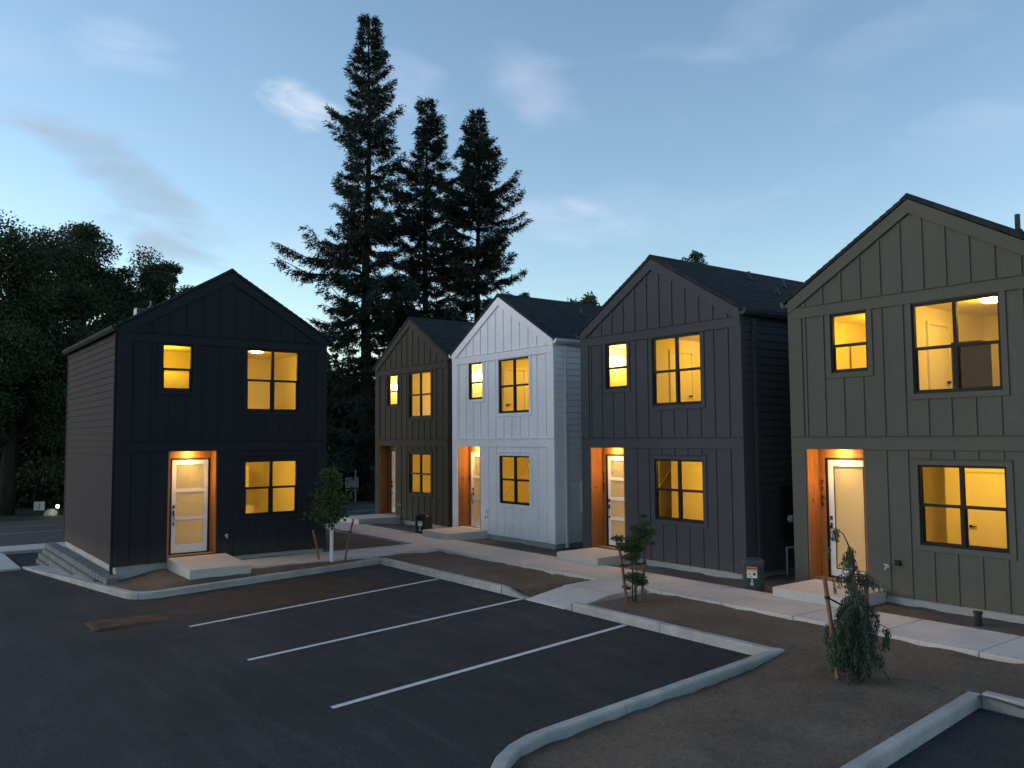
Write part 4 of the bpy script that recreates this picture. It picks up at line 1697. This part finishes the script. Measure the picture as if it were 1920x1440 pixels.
def conifer(name, label, x, y, z, H, zc, Rm, seed, rtrunk, profile, dens_=1.0, sparse=0.1):
    r = np.random.default_rng(seed)
    root = empty(name, (x, y, z))
    tag(root, label, 'tree', 'tall firs behind the street')
    lean = r.normal(0, 0.006, 2)
    tz = np.linspace(-0.3, H, 16)
    tp = [(lean[0] * q + 0.05 * math.sin(q * 0.4 + seed), lean[1] * q + 0.05 * math.cos(q * 0.33 + seed), q) for q in tz]
    chains = [(tp, [rtrunk * (1 - 0.96 * max(0, q) / H) + (0.25 * math.exp(-max(q, 0) * 1.2)) for q in tz])]
    C, Dd, S, L, Wd = [], [], [], [], []
    zz = zc
    gap_az = r.uniform(0, 6.28)
    while zz < H - 0.15:
        t = (zz - zc) / (H - zc)
        nb = r.integers(4, 7) if t < 0.9 else 4
        a0 = r.uniform(0, 6.28)
        for k in range(nb):
            if r.random() < sparse:
                continue
            az = a0 + 6.283 * k / nb + r.normal(0, 0.25)
            Lb = Rm * profile(t, az) * r.uniform(0.38, 1.15)
            if r.random() < 0.06:
                Lb *= 1.25
            Lb = max(Lb, 0.25)
            el0 = (-0.02 + 0.8 * t ** 1.6) + r.normal(0, 0.17)
            droop = (0.55 - 0.45 * t) * r.uniform(0.6, 1.3)
            n = 7
            uu = np.linspace(0, 1, n)
            rad = Lb * uu
            up = Lb * (np.sin(el0) * uu - droop * uu ** 1.6 * 0.6 + 0.26 * uu ** 4)
            bx_ = np.interp(zz, tz, [p[0] for p in tp])
            by_ = np.interp(zz, tz, [p[1] for p in tp])
            wob = r.normal(0, 0.05, n) * Lb * uu
            P = np.stack([bx_ + np.cos(az) * rad - np.sin(az) * wob, by_ + np.sin(az) * rad + np.cos(az) * wob, zz + up], -1)
            if Lb > 0.7:
                chains.append(([tuple(q) for q in P[::2]], [max(0.012, 0.016 * Lb * (1 - 0.85 * q)) for q in uu[::2]]))
            # twigs
            nt_ = int((6 + 10.0 * Lb) * dens_)
            tu = r.uniform(0.12, 1.0, nt_) ** 0.8
            base = np.stack([np.interp(tu, uu, P[:, j]) for j in range(3)], -1)
            side = r.choice([-1, 1], nt_)
            tang = r.uniform(0.35, 1.15, nt_) * side
            ta = az + tang
            tl = (0.16 + 0.20 * Lb * (1.05 - tu)) * r.uniform(0.5, 1.35, nt_) + 0.12
            td = np.stack([np.cos(ta), np.sin(ta), -0.25 - 0.35 * r.random(nt_) + 0.5 * t], -1)
            td = unit(td)
            m_ = np.maximum(6, (tl * 22).astype(int))
            idx = np.repeat(np.arange(nt_), m_)
            v = r.random(len(idx))
            hang = -0.30 * (v * tl[idx]) ** 1.3 * (1 - 0.8 * t)
            c = base[idx] + td[idx] * (v * tl[idx])[:, None]
            c[:, 2] += hang
            c += r.normal(0, 0.035, c.shape)
            d = td[idx] + r.normal(0, 0.55, c.shape)
            d[:, 2] -= 0.35 * (1 - t)
            C.append(c)
            Dd.append(unit(d))
            S.append(r.normal(0, 1, c.shape))
            L.append(r.uniform(0.18, 0.40, len(idx)))
            Wd.append(r.uniform(0.045, 0.085, len(idx)))
        zz += (0.66 - 0.34 * t) * r.uniform(0.45, 1.55)
    # leader
    n = 60
    c = np.stack([r.normal(0, 0.05, n) + tp[-1][0], r.normal(0, 0.05, n) + tp[-1][1], H - 0.9 + r.random(n) * 0.95], -1)
    C.append(c)
    Dd.append(unit(r.normal(0, 0.5, c.shape) + (0, 0, 0.6)))
    S.append(r.normal(0, 1, c.shape))
    L.append(r.uniform(0.1, 0.2, n))
    Wd.append(r.uniform(0.04, 0.08, n))
    C, Dd, S, L, Wd = map(np.concatenate, (C, Dd, S, L, Wd))
    S = unit(np.cross(Dd, S))
    me = leaves_mesh('crown', C, Dd, S, L, Wd, M['fir'])
    link('crown', me, root)
    tubes('trunk', chains, M['bark'], root, 6)
    return len(C)


def ray_xy(px, dist):
    """plan position on the sight line through an image column, at a forward distance (layout measurement)"""
    a = (px - 960) / 1557.8
    f = Vector((-math.cos(yaw), math.sin(yaw)))
    rr = Vector((math.sin(yaw), math.cos(yaw)))
    p = f * dist + rr * (a * dist)
    return p.x, p.y


def htop(px, py, dist):
    hor = 720 + 1557.8 * math.tan(pit) + (px - 960) * 0.0077
    return 2.9 + (hor - py) / 1557.8 * dist


def prof1(t, az):
    # tall open spire: long low limbs, a waist, narrow top
    return (1 - t) ** 0.78 * (0.84 + 0.24 * math.sin(t * 19 + az * 1.3) + 0.22 * math.sin(t * 41 + az * 2.1)) + 0.035


def prof2(t, az):
    return (min(1.0, (1 - t) * 1.75) ** 0.9) * (0.78 + 0.22 * math.sin(t * 23 + az) + 0.16 * math.sin(t * 47 - az * 2)) + 0.03


def prof3(t, az):
    return (min(1.0, (1 - t) * 2.1) ** 0.9) * (0.85 + 0.16 * math.sin(t * 17 + az * 2)) + 0.04


nleaf = 0
d1 = 54.0
x, y = ray_xy(683, d1)
nleaf += conifer('fir_tree', 'tallest fir, a narrow spire with long drooping lower limbs', x, y, -0.95, htop(683, 4, d1) + 0.95, 2.2, 6.3, 11, 0.52, prof1, 1.5, 0.08)
d2 = 56.0
x, y = ray_xy(797, d2)
nleaf += conifer('fir_tree', 'middle fir of the three, blunt-topped, its trunk showing between the limbs', x, y, -0.95, htop(800, 168, d2) + 0.95, 2.2, 5.0, 23, 0.42, prof2, 1.5, 0.10)
d3 = 55.0
x, y = ray_xy(897, d3)
nleaf += conifer('fir_tree', 'dense columnar fir rising right behind the ridge of the white house', x, y, -0.95, htop(893, 196, d3) + 0.95, 2.0, 4.0, 37, 0.42, prof3, 1.7, 0.03)


def broadleaf(name, label, x, y, z, H, rx, rz_, zc, seed, nclump, nleaf_, lsize, mat, group, rtrunk=0.28, clump_r=1.1, flat=0.75):
    r = np.random.default_rng(seed)
    root = empty(name, (x, y, z))
    tag(root, label, 'tree', group)
    # clump centres inside an uneven ellipsoid, biased to the shell
    u = unit(r.normal(0, 1, (nclump, 3)))
    rad = r.uniform(0.35, 1.0, nclump) ** 0.55
    lob = 1 + 0.13 * np.sin(3 * np.arctan2(u[:, 1], u[:, 0]) + seed) + 0.08 * np.sin(5 * u[:, 2] + seed)
    cc_ = u * (rad * lob)[:, None] * np.array([rx, rx, rz_]) + np.array([0, 0, zc])
    cc_ = cc_[cc_[:, 2] > 1.2]
    chains = []
    tp = [(0.1 * math.sin(q * 0.7 + seed), 0.1 * math.cos(q * 0.5 + seed), q) for q in np.linspace(-0.3, zc + rz_ * 0.3, 8)]
    chains.append((tp, list(np.linspace(rtrunk * 1.25, rtrunk * 0.35, 8))))
    for c in cc_:
        zb = max(1.2, min(c[2] - 0.4 * math.hypot(c[0], c[1]) - 0.4, tp[-1][2]))
        bx_ = np.interp(zb, [p[2] for p in tp], [p[0] for p in tp])
        by_ = np.interp(zb, [p[2] for p in tp], [p[1] for p in tp])
        s = Vector((bx_, by_, zb))
        e = Vector(c)
        midp = s.lerp(e, 0.5) + Vector((r.normal(0, 0.15), r.normal(0, 0.15), 0.25))
        chains.append(([tuple(s), tuple(midp), tuple(e)], [rtrunk * 0.26, rtrunk * 0.14, rtrunk * 0.05]))
    per = np.maximum(10, (nleaf_ / len(cc_) * r.uniform(0.5, 1.5, len(cc_))).astype(int))
    idx = np.repeat(np.arange(len(cc_)), per)
    n = len(idx)
    cr = clump_r * r.uniform(0.6, 1.3, len(cc_))
    off = unit(r.normal(0, 1, (n, 3))) * (r.random(n) ** 0.42)[:, None] * cr[idx][:, None]
    off[:, 2] *= flat
    C = cc_[idx] + off + r.normal(0, 0.05, (n, 3))
    # stray twigs beyond the clumps
    st = r.random(n) < 0.06
    C[st] += off[st] * 0.18
    D = unit(off * 0.5 + r.normal(0, 0.6, (n, 3)) - np.array([0, 0, 0.25]))
    S = unit(np.cross(D, r.normal(0, 1, (n, 3))))
    me = leaves_mesh('crown', C, D, S, r.uniform(0.7, 1.35, n) * lsize, r.uniform(0.45, 0.8, n) * lsize, mat)
    link('crown', me, root)
    tubes('trunk', chains, M['bark'], root, 6)
    return root


GT = 'broadleaf trees behind the navy-black house'
def bl(px, dist, top, label, rx, rz_, seed, ncl, nl, ls=0.26, cr=1.15, mat='leaf', base=-0.95):
    x, y = ray_xy(px, dist)
    Ht = htop(px, top, dist) - base
    broadleaf('broadleaf_tree', label, x, y, base, Ht, rx, rz_, Ht - rz_ * 0.98, seed, ncl, nl, ls, M[mat], GT, 0.35, cr)


bl(20, 45, 435, 'big dark broadleaf tree over the street beyond the yard sign', 4.8, 5.8, 3, 130, 95000, 0.165)
bl(150, 50, 425, 'dark twin-topped broadleaf tree next to the big street tree', 4.0, 6.3, 8, 115, 80000, 0.165)
bl(262, 52, 462, 'thinner broadleaf tree with sky showing through, over the black roof', 3.2, 5.6, 14, 85, 42000, 0.16, 0.85)
bl(318, 54, 480, 'light feathery tree rising behind the black roof slope', 2.2, 4.8, 19, 52, 17000, 0.15, 0.6)
bl(380, 56, 505, 'small treetop just showing above the black roof near its ridge', 1.3, 3.4, 21, 30, 7000, 0.15, 0.5)
bl(-150, 47, 485, 'broadleaf tree leaning over the street from the left edge', 4.6, 5.4, 25, 100, 60000, 0.18)
x, y = ray_xy(1296, 62)
broadleaf('broadleaf_tree', 'treetop peeping over the charcoal house ridge', x, y, -1, htop(1296, 480, 62) + 1, 1.5, 3.2, htop(1296, 480, 62) + 1 - 2.9, 31, 40, 9000, 0.22, M['leaf_far'], 'treetops beyond the row of houses', 0.2, 0.6)
x, y = ray_xy(1098, 62)
broadleaf('broadleaf_tree', 'treetop peeping over the white house roof', x, y, -1, htop(1098, 555, 62) + 1, 1.4, 2.6, htop(1098, 555, 62) + 1 - 2.3, 33, 34, 7500, 0.22, M['leaf_far'], 'treetops beyond the row of houses', 0.2, 0.6)


def thicket(name, pts, n, zr, seed, mat, ls):
    r = np.random.default_rng(seed)
    P = np.array(pts)
    k = r.integers(0, len(P) - 1, n)
    t = r.random(n)[:, None]
    c2 = P[k] * (1 - t) + P[k + 1] * t
    z = r.random(n) ** 0.9 * zr
    hgt = 0.55 + 0.45 * np.sin(c2[:, 0] * 0.9 + c2[:, 1] * 0.7) * np.sin(c2[:, 1] * 0.31 + 1)
    C = np.stack([c2[:, 0] + r.normal(0, 1.2, n), c2[:, 1] + r.normal(0, 1.2, n), -1.0 + z * hgt.clip(0.45, 1)], -1)
    D = unit(r.normal(0, 1, (n, 3)) - np.array([0, 0, 0.3]))
    S = unit(np.cross(D, r.normal(0, 1, (n, 3))))
    o = link(name, leaves_mesh(name, C, D, S, r.uniform(0.7, 1.4, n) * ls, r.uniform(0.5, 0.9, n) * ls, mat))
    return o


far1 = [ray_xy(px, 63) for px in (-260, -60, 120, 300, 480, 640, 800, 980)]
near1 = [ray_xy(px, 52) for px in (-260, -60, 120, 300, 480, 600)]
tag(thicket('undergrowth', near1, 26000, 3.4, 43, M['leaf'], 0.3), 'low dark undergrowth along the far side of the street', 'shrubs', None, 'stuff')
tag(thicket('wood', far1, 90000, 14.0, 41, M['leaf'], 0.5), 'dark belt of trees and undergrowth beyond the street', 'trees', None, 'stuff')


# ---- young planted trees
def stake(x, y, z, dx, dy, hgt, label, tie=None):
    root = empty('tree_stake', (x, y, z))
    tag(root, label, 'stake', 'wooden stakes of the young trees')
    b = MB()
    b.tube([(0, 0, -0.15), (dx * 0.5, dy * 0.5, hgt * 0.5), (dx, dy, hgt)], 0.029, 10)
    b.build('pole', M['stake'], root)
    if tie:
        t = tie[0]
        b = MB()
        p0 = Vector((dx * t, dy * t, hgt * t))
        p1 = Vector((tie[1] - x, tie[2] - y, tie[3] - z))
        mid = p0.lerp(p1, 0.5) - Vector((0, 0, 0.02))
        b.tube([tuple(p0), tuple(mid), tuple(p1)], 0.013, 6)
        b.tube([tuple(p0 - Vector((0, 0, 0.02))), tuple(p0 + Vector((0, 0, 0.02)))], 0.036, 10)
        b.build('strap', M['strap'], root)
    return root


def leafy(root, C, D, L, Wd, seed, mat, name='crown'):
    r = np.random.default_rng(seed)
    S = unit(np.cross(D, r.normal(0, 1, C.shape)))
    link(name, leaves_mesh(name, C, D, S, L, Wd, mat), root)


# first young tree: white guard, oval crown
tx, ty = -20.0, 9.25
tz_ = float(zy(tx, ty)) + 0.01
t1 = empty('young_tree', (tx, ty, tz_))
tag(t1, 'young leafy tree with a white trunk guard beside the kerb at the black house', 'tree', 'newly planted trees')
MB().tube([(0, 0, -0.05), (0.005, 0, 0.35), (0, 0, 0.80)], [0.048, 0.046, 0.045], 14).build('trunk_guard', M['guard'], t1)
r = np.random.default_rng(51)
chains = [([(0, 0, 0.78), (0.01, 0.01, 1.2), (0.0, 0.03, 1.7), (0.03, 0.02, 2.55)], [0.026, 0.022, 0.016, 0.005])]
C, D = [], []
for k in range(46):
    zb = 0.95 + 1.35 * r.random() ** 1.15
    az = r.uniform(0, 6.28)
    tt_ = (zb - 0.9) / 1.4
    Lb = (0.58 * (1.02 - tt_) ** 0.75 + 0.07) * r.uniform(0.5, 1.15)
    e = np.array([math.cos(az) * Lb, math.sin(az) * Lb, zb + Lb * r.uniform(0.05, 0.6)])
    s = np.array([0.01, 0.015, zb])
    chains.append(([tuple(s), tuple((s + e) / 2 + [0, 0, 0.03]), tuple(e)], [0.009, 0.006, 0.003]))
    n = 46
    u = r.random(n) ** 0.7
    c = s + (e - s) * u[:, None] + r.normal(0, 0.075, (n, 3))
    C.append(c)
    D.append(unit((e - s) * 0.8 + r.normal(0, 0.5, (n, 3)) - [0, 0, 0.35]))
C, D = np.concatenate(C), np.concatenate(D)
leafy(t1, C, D, r.uniform(0.06, 0.125, len(C)), r.uniform(0.04, 0.085, len(C)), 52, M['maple'])
tubes('trunk', chains, M['young_bark'], t1, 6)
stake(tx - 0.18, ty - 0.22, tz_, -0.12, -0.16, 0.80, 'weathered stake near the door step side of the guarded young tree', None)
stake(tx + 0.16, ty + 0.27, tz_, 0.10, 0.20, 1.02, 'leaning stake strapped to the guarded young tree', (0.72, tx, ty, tz_ + 0.84))

# second young tree: small multi-stem maple
tx, ty = -11.55, 11.62
tz_ = float(zy(tx, ty)) + 0.005
t2 = empty('young_tree', (tx, ty, tz_))
tag(t2, 'small many-stemmed maple with layered foliage at the corner of the ramp', 'tree', 'newly planted trees')
r = np.random.default_rng(61)
rr3 = np.array([Rv.x, Rv.y, 0])
chains, C, D = [], [], []
stems = [((-0.06, 0.02), (-0.05, 0.0, 0.95)), ((0.05, -0.03), (0.10, 0.03, 0.62)), ((0.0, 0.05), (0.02, 0.1, 1.0))]
for (bx_, by_), e in stems:
    chains.append(([(bx_, by_, -0.05), (bx_ + (e[0] - bx_) * 0.4, by_, e[2] * 0.5), e], [0.016, 0.012, 0.008]))
# layered fans: (along image, depth, height, radius, leaves)
for (a, dpt, z, rad, n) in ((0.02, 0, 0.46, 0.20, 420), (0.12, 0.05, 0.36, 0.16, 260), (-0.13, 0.05, 0.26, 0.08, 70), (-0.05, 0, 0.84, 0.16, 260), (0.0, 0.05, 1.0, 0.22, 380), (-0.16, -0.05, 1.08, 0.18, 230), (-0.29, 0.0, 1.20, 0.12, 170), (-0.22, 0.0, 1.02, 0.10, 90), (0.06, 0.0, 1.17, 0.24, 430), (0.18, 0.05, 1.27, 0.20, 320), (0.10, 0.0, 1.40, 0.17, 260), (0.24, 0.0, 1.50, 0.12, 150), (0.34, 0.0, 1.33, 0.13, 130), (0.20, 0.0, 1.63, 0.07, 70), (0.36, 0.02, 1.10, 0.08, 40)):
    n = int(n * 1.5)
    p = rr3 * a + np.array([Fv.x, Fv.y, 0]) * dpt + np.array([0, 0, z])
    s = Vector((rr3 * a * 0.15).tolist()) + Vector((0, 0, max(0.15, z - 0.30)))
    chains.append(([tuple(s), tuple((s + Vector(p)) / 2 + Vector((0, 0, 0.02))), tuple(p)], [0.007, 0.005, 0.003]))
    off = unit(r.normal(0, 1, (n, 3))) * (r.random(n) ** 0.5)[:, None] * rad
    off[:, 2] *= 0.38
    C.append(p + off)
    D.append(unit(off + r.normal(0, 0.06, (n, 3)) - [0, 0, 0.04]))
C, D = np.concatenate(C), np.concatenate(D)
leafy(t2, C, D, r.uniform(0.035, 0.07, len(C)), r.uniform(0.014, 0.03, len(C)), 62, M['maple'])
tubes('stems', chains, M['young_bark'], t2, 6)
s_l = np.array([tx, ty]) + rr3[:2] * -0.13
s_r = np.array([tx, ty]) + rr3[:2] * 0.13
stake(s_l[0], s_l[1], tz_, -0.15 * Rv.x, -0.15 * Rv.y, 1.10, 'brown stake on the ramp side of the small maple', (0.62, tx, ty, tz_ + 0.72))
stake(s_r[0], s_r[1], tz_, 0.13 * Rv.x, 0.13 * Rv.y, 1.16, 'brown stake on the far side of the small maple from the ramp', (0.62, tx, ty, tz_ + 0.74))

# weeping conifer
tx, ty = -6.05, 10.05
tz_ = float(zy(tx, ty)) + 0.0
t3 = empty('weeping_conifer', (tx, ty, tz_))
tag(t3, 'weeping young conifer with a nodding tip on the soil island', 'tree', 'newly planted trees')
r = np.random.default_rng(71)
H3 = 1.95
fw3 = np.array([Fv.x, Fv.y, 0.0])
tip = [np.array([0, 0, -0.05]), np.array([0, 0, 0.5]), rr3 * 0.03 + [0, 0, 1.0], rr3 * 0.02 + [0, 0, 1.45], rr3 * -0.02 + [0, 0, 1.72], rr3 * -0.10 + [0, 0, 1.90], rr3 * -0.20 + [0, 0, 1.97], rr3 * -0.265 + [0, 0, 1.90], rr3 * -0.285 + [0, 0, 1.75]]
chains = [([tuple(p) for p in tip], [0.03, 0.026, 0.02, 0.015, 0.011, 0.008, 0.006, 0.004, 0.002])]
C, D, L, Wd = [], [], [], []


def curtain(P, n_per_m, hang, spread):
    """sprays hanging from a limb P (n,3)"""
    P = np.asarray(P)
    seg = np.linalg.norm(np.diff(P, axis=0), axis=1)
    cum = np.concatenate([[0], np.cumsum(seg)])
    n = max(4, int(cum[-1] * n_per_m))
    for s in r.uniform(0.12, 1, n) * cum[-1]:
        b = np.array([np.interp(s, cum, P[:, j]) for j in range(3)])
        hl = hang * r.uniform(0.5, 1.2)
        k = max(8, int(hl * 135))
        v = np.sort(r.random(k))
        side = r.normal(0, 1, 3)
        side[2] = 0
        side = side / max(1e-6, np.linalg.norm(side)) * spread * r.uniform(0.2, 1)
        c = b + side * v[:, None] * hl + np.stack([np.zeros(k), np.zeros(k), -v * hl], -1)
        d = unit(np.stack([r.normal(0, 0.32, k), r.normal(0, 0.32, k), -np.ones(k)], -1) + side * 0.6)
        C.append(c + r.normal(0, 0.012, c.shape))
        D.append(d)
        L.append(r.uniform(0.03, 0.07, k))
        Wd.append(r.uniform(0.008, 0.016, k))


for (z, ln, cnt, hg) in ((0.26, 0.26, 5, 0.20), (0.44, 0.40, 6, 0.26), (0.62, 0.36, 7, 0.32), (0.80, 0.50, 7, 0.30), (0.98, 0.42, 6, 0.26), (1.08, 0.24, 5, 0.24), (1.22, 0.20, 4, 0.24), (1.38, 0.40, 5, 0.16), (1.42, 0.20, 3, 0.22), (1.66, 0.14, 3, 0.24), (1.72, 0.10, 3, 0.26)):
    a0 = r.uniform(0, 6.28)
    for k in range(cnt):
        az = a0 + 6.283 * k / cnt + r.normal(0, 0.3)
        Lb = ln * 0.82 * r.uniform(0.5, 1.25)
        uu = np.linspace(0, 1, 6)
        d2_ = np.array([math.cos(az), math.sin(az), 0])
        b0 = np.array([np.interp(z, [p[2] for p in tip[:5]], [p[j] for p in tip[:5]]) for j in range(2)] + [z])
        P = b0 + d2_ * (uu * Lb)[:, None] + np.stack([0 * uu, 0 * uu, 0.22 * uu * Lb - 0.55 * uu ** 2.2 * Lb], -1)
        chains.append(([tuple(q) for q in P[::2]] + [tuple(P[-1])], [0.008, 0.006, 0.004, 0.003]))
        curtain(P, 48 if z < 1.2 else 36, hg, 0.5)
curtain(tip[5:], 26, 0.13, 0.3)
C, D, L, Wd = map(np.concatenate, (C, D, L, Wd))
C[:, 2] = np.maximum(C[:, 2], 0.03)
leafy(t3, C, D, L, Wd, 72, M['weeping'], 'foliage')
tubes('trunk', chains, M['young_bark'], t3, 6)
pl_ = np.array([tx, ty]) - rr3[:2] * 0.15 + fw3[:2] * 0.16
pr_ = np.array([tx, ty]) + rr3[:2] * 0.20 + fw3[:2] * 0.2
stake(pl_[0], pl_[1], tz_, -0.15 * Rv.x, -0.15 * Rv.y, 1.32, 'reddish stake on the kerb side of the weeping conifer', (0.80, tx, ty, tz_ + 0.95))
stake(pr_[0], pr_[1], tz_, 0.08 * Rv.x, 0.08 * Rv.y, 1.36, 'pale stake behind the weeping conifer', None)

# ------------------------------------------------------------------ far side of the street
x, y = ray_xy(78, 44.5)
sg = empty('yard_sign', (x, y, -1.0), R(60))
tag(sg, 'small pale yard sign on the far verge of the street', 'sign', None)
MB().box(-0.27, 0.27, -0.008, 0.008, 0.22, 0.68).build('panel', M['sign'], sg)
b = MB()
b.box(-0.24, -0.225, -0.006, 0.006, -0.1, 0.22)
b.box(0.225, 0.24, -0.006, 0.006, -0.1, 0.22)
b.build('legs', M['metal_black'], sg)
b = MB()
b.prism([(-0.05, 0.30), (0.05, 0.30), (0.05, 0.34), (0.02, 0.34), (0.03, 0.58), (-0.01, 0.58), (-0.01, 0.34), (-0.05, 0.34)], 1, -0.0115, -0.0085)
b.build('print', M['green_box'], sg)
x, y = ray_xy(114, 44.5)
fl_ = empty('flood_light', (x, y, -1.0), R(55))
tag(fl_, 'small lit ground flood light beside a pale boulder across the street', 'lamp', None)
MB().tube([(0, 0, -0.1), (0, 0, 0.36)], 0.025, 8).build('post', M['metal_black'], fl_)
b = MB()
b.tube([(0, 0.06, 0.44), (0, -0.02, 0.44), (0, -0.10, 0.44)], [0.05, 0.08, 0.10], 14)
b.build('housing', M['metal_black'], fl_)
b = MB()
b.tube([(0, -0.101, 0.44), (0, -0.125, 0.44)], [0.09, 0.06], 14)
b.build('lens', M['flood_lamp'], fl_)
point_light('bulb', (0, -0.3, 0.44), 3.0, (1.0, 0.84, 0.55), fl_, 0.08)
x, y = ray_xy(100, 44.7)
bo = empty('boulder', (x, y, -1.0))
tag(bo, 'pale low boulder on the verge by the flood light', 'rock', None)
r = np.random.default_rng(81)
b = MB()
n = 12
for i in range(5):
    ph = i / 4 * math.pi / 2
    for k in range(n):
        a = 2 * math.pi * k / n
        q = 1 + r.normal(0, 0.08)
        b.v.append((math.cos(a) * math.cos(ph) * 0.5 * q, math.sin(a) * math.cos(ph) * 0.35 * q, -0.05 + math.sin(ph) * 0.34 * q))
for i in range(4):
    for k in range(n):
        b.f.append((i * n + k, i * n + (k + 1) % n, (i + 1) * n + (k + 1) % n, (i + 1) * n + k))
b.build('stone', M['boulder'], bo)

for px, lab, w_ in ((660, 'grey board on a white post at the foot of the tallest fir', 0.62), (717, 'grey board on a white post partly behind the shade-darkened olive house', 0.62)):
    x, y = ray_xy(px, 51.5)
    s_ = empty('notice_board', (x, y, -0.95), R(52))
    tag(s_, lab, 'sign', 'grey boards across the street')
    MB().box(-0.42, 0.42, -0.012, 0.012, 0.80, 1.48).build('panel', M['sign_grey'], s_)
    b = MB()
    b.box(0.18, 0.26, 0.014, 0.07, -0.1, 1.95)
    b.box(-0.40, 0.40, 0.014, 0.05, 0.66, 0.72)
    b.build('post', M['sign'], s_)

# stones and litter scattered on soil and asphalt: too many and too small to count
r = np.random.default_rng(91)
V, Fc = [], []
def pebble(c, s):
    n = len(V)
    pts = np.array([(1, 0, 0), (-1, 0, 0), (0, 1, 0), (0, -1, 0), (0, 0, 0.8), (0, 0, -0.6)]) * s * r.uniform(0.6, 1.3, (6, 1))
    V.extend((pts + c).tolist())
    for f in ((0, 2, 4), (2, 1, 4), (1, 3, 4), (3, 0, 4), (2, 0, 5), (1, 2, 5), (3, 1, 5), (0, 3, 5)):
        Fc.append([n + q for q in f])


for k in range(1100):
    u = r.random()
    if u < 0.45:
        x, y = r.uniform(-7.3, -4.9), r.uniform(5.2, 10.5)
        z = float(zy(x, y)) + 0.02
    elif u < 0.8:
        x, y = r.uniform(-20, -3), r.uniform(10.75, 12.4)
        if -13.7 < x < -12.0:
            continue
        z = float(zy(x, y)) + 0.005
    elif u < 0.93:
        x, y = r.uniform(-30, -3), r.uniform(14.05, 15.0)
        z = float(zy(x, y)) + 0.005
    else:
        x, y = r.uniform(-21.3, -19.7), r.uniform(4.6, 10.2)
        z = float(zy(x, y)) + 0.005
    pebble(np.array([x, y, z]), r.uniform(0.004, 0.014))
for k in range(900):
    u = r.random()
    if u < 0.35:
        x, y = r.uniform(-20, -3), 12.56 + abs(r.normal(0, 0.06))
        z = float(zwalk(x, y)) + 0.002
    elif u < 0.55:
        x, y = r.uniform(-28, -5), 13.97 - abs(r.normal(0, 0.07))
        z = float(zwalk(x, y)) + 0.002
    elif u < 0.8:
        x, y = r.uniform(-19.6, -7.8), 10.44 - abs(r.normal(0, 0.16))
        z = float(zl(x, y)) + 0.002
    else:
        x, y = r.uniform(-19.2, -8), r.uniform(1, 10.3)
        z = float(zl(x, y)) + 0.002
    pebble(np.array([x, y, z]), r.uniform(0.004, 0.012))
me = mesh_np('pebbles', np.array(V), np.array(Fc), M['pebble'])
tag(link('pebbles', me), 'loose pebbles and clods scattered over the bare soil', 'pebbles', None, 'stuff')
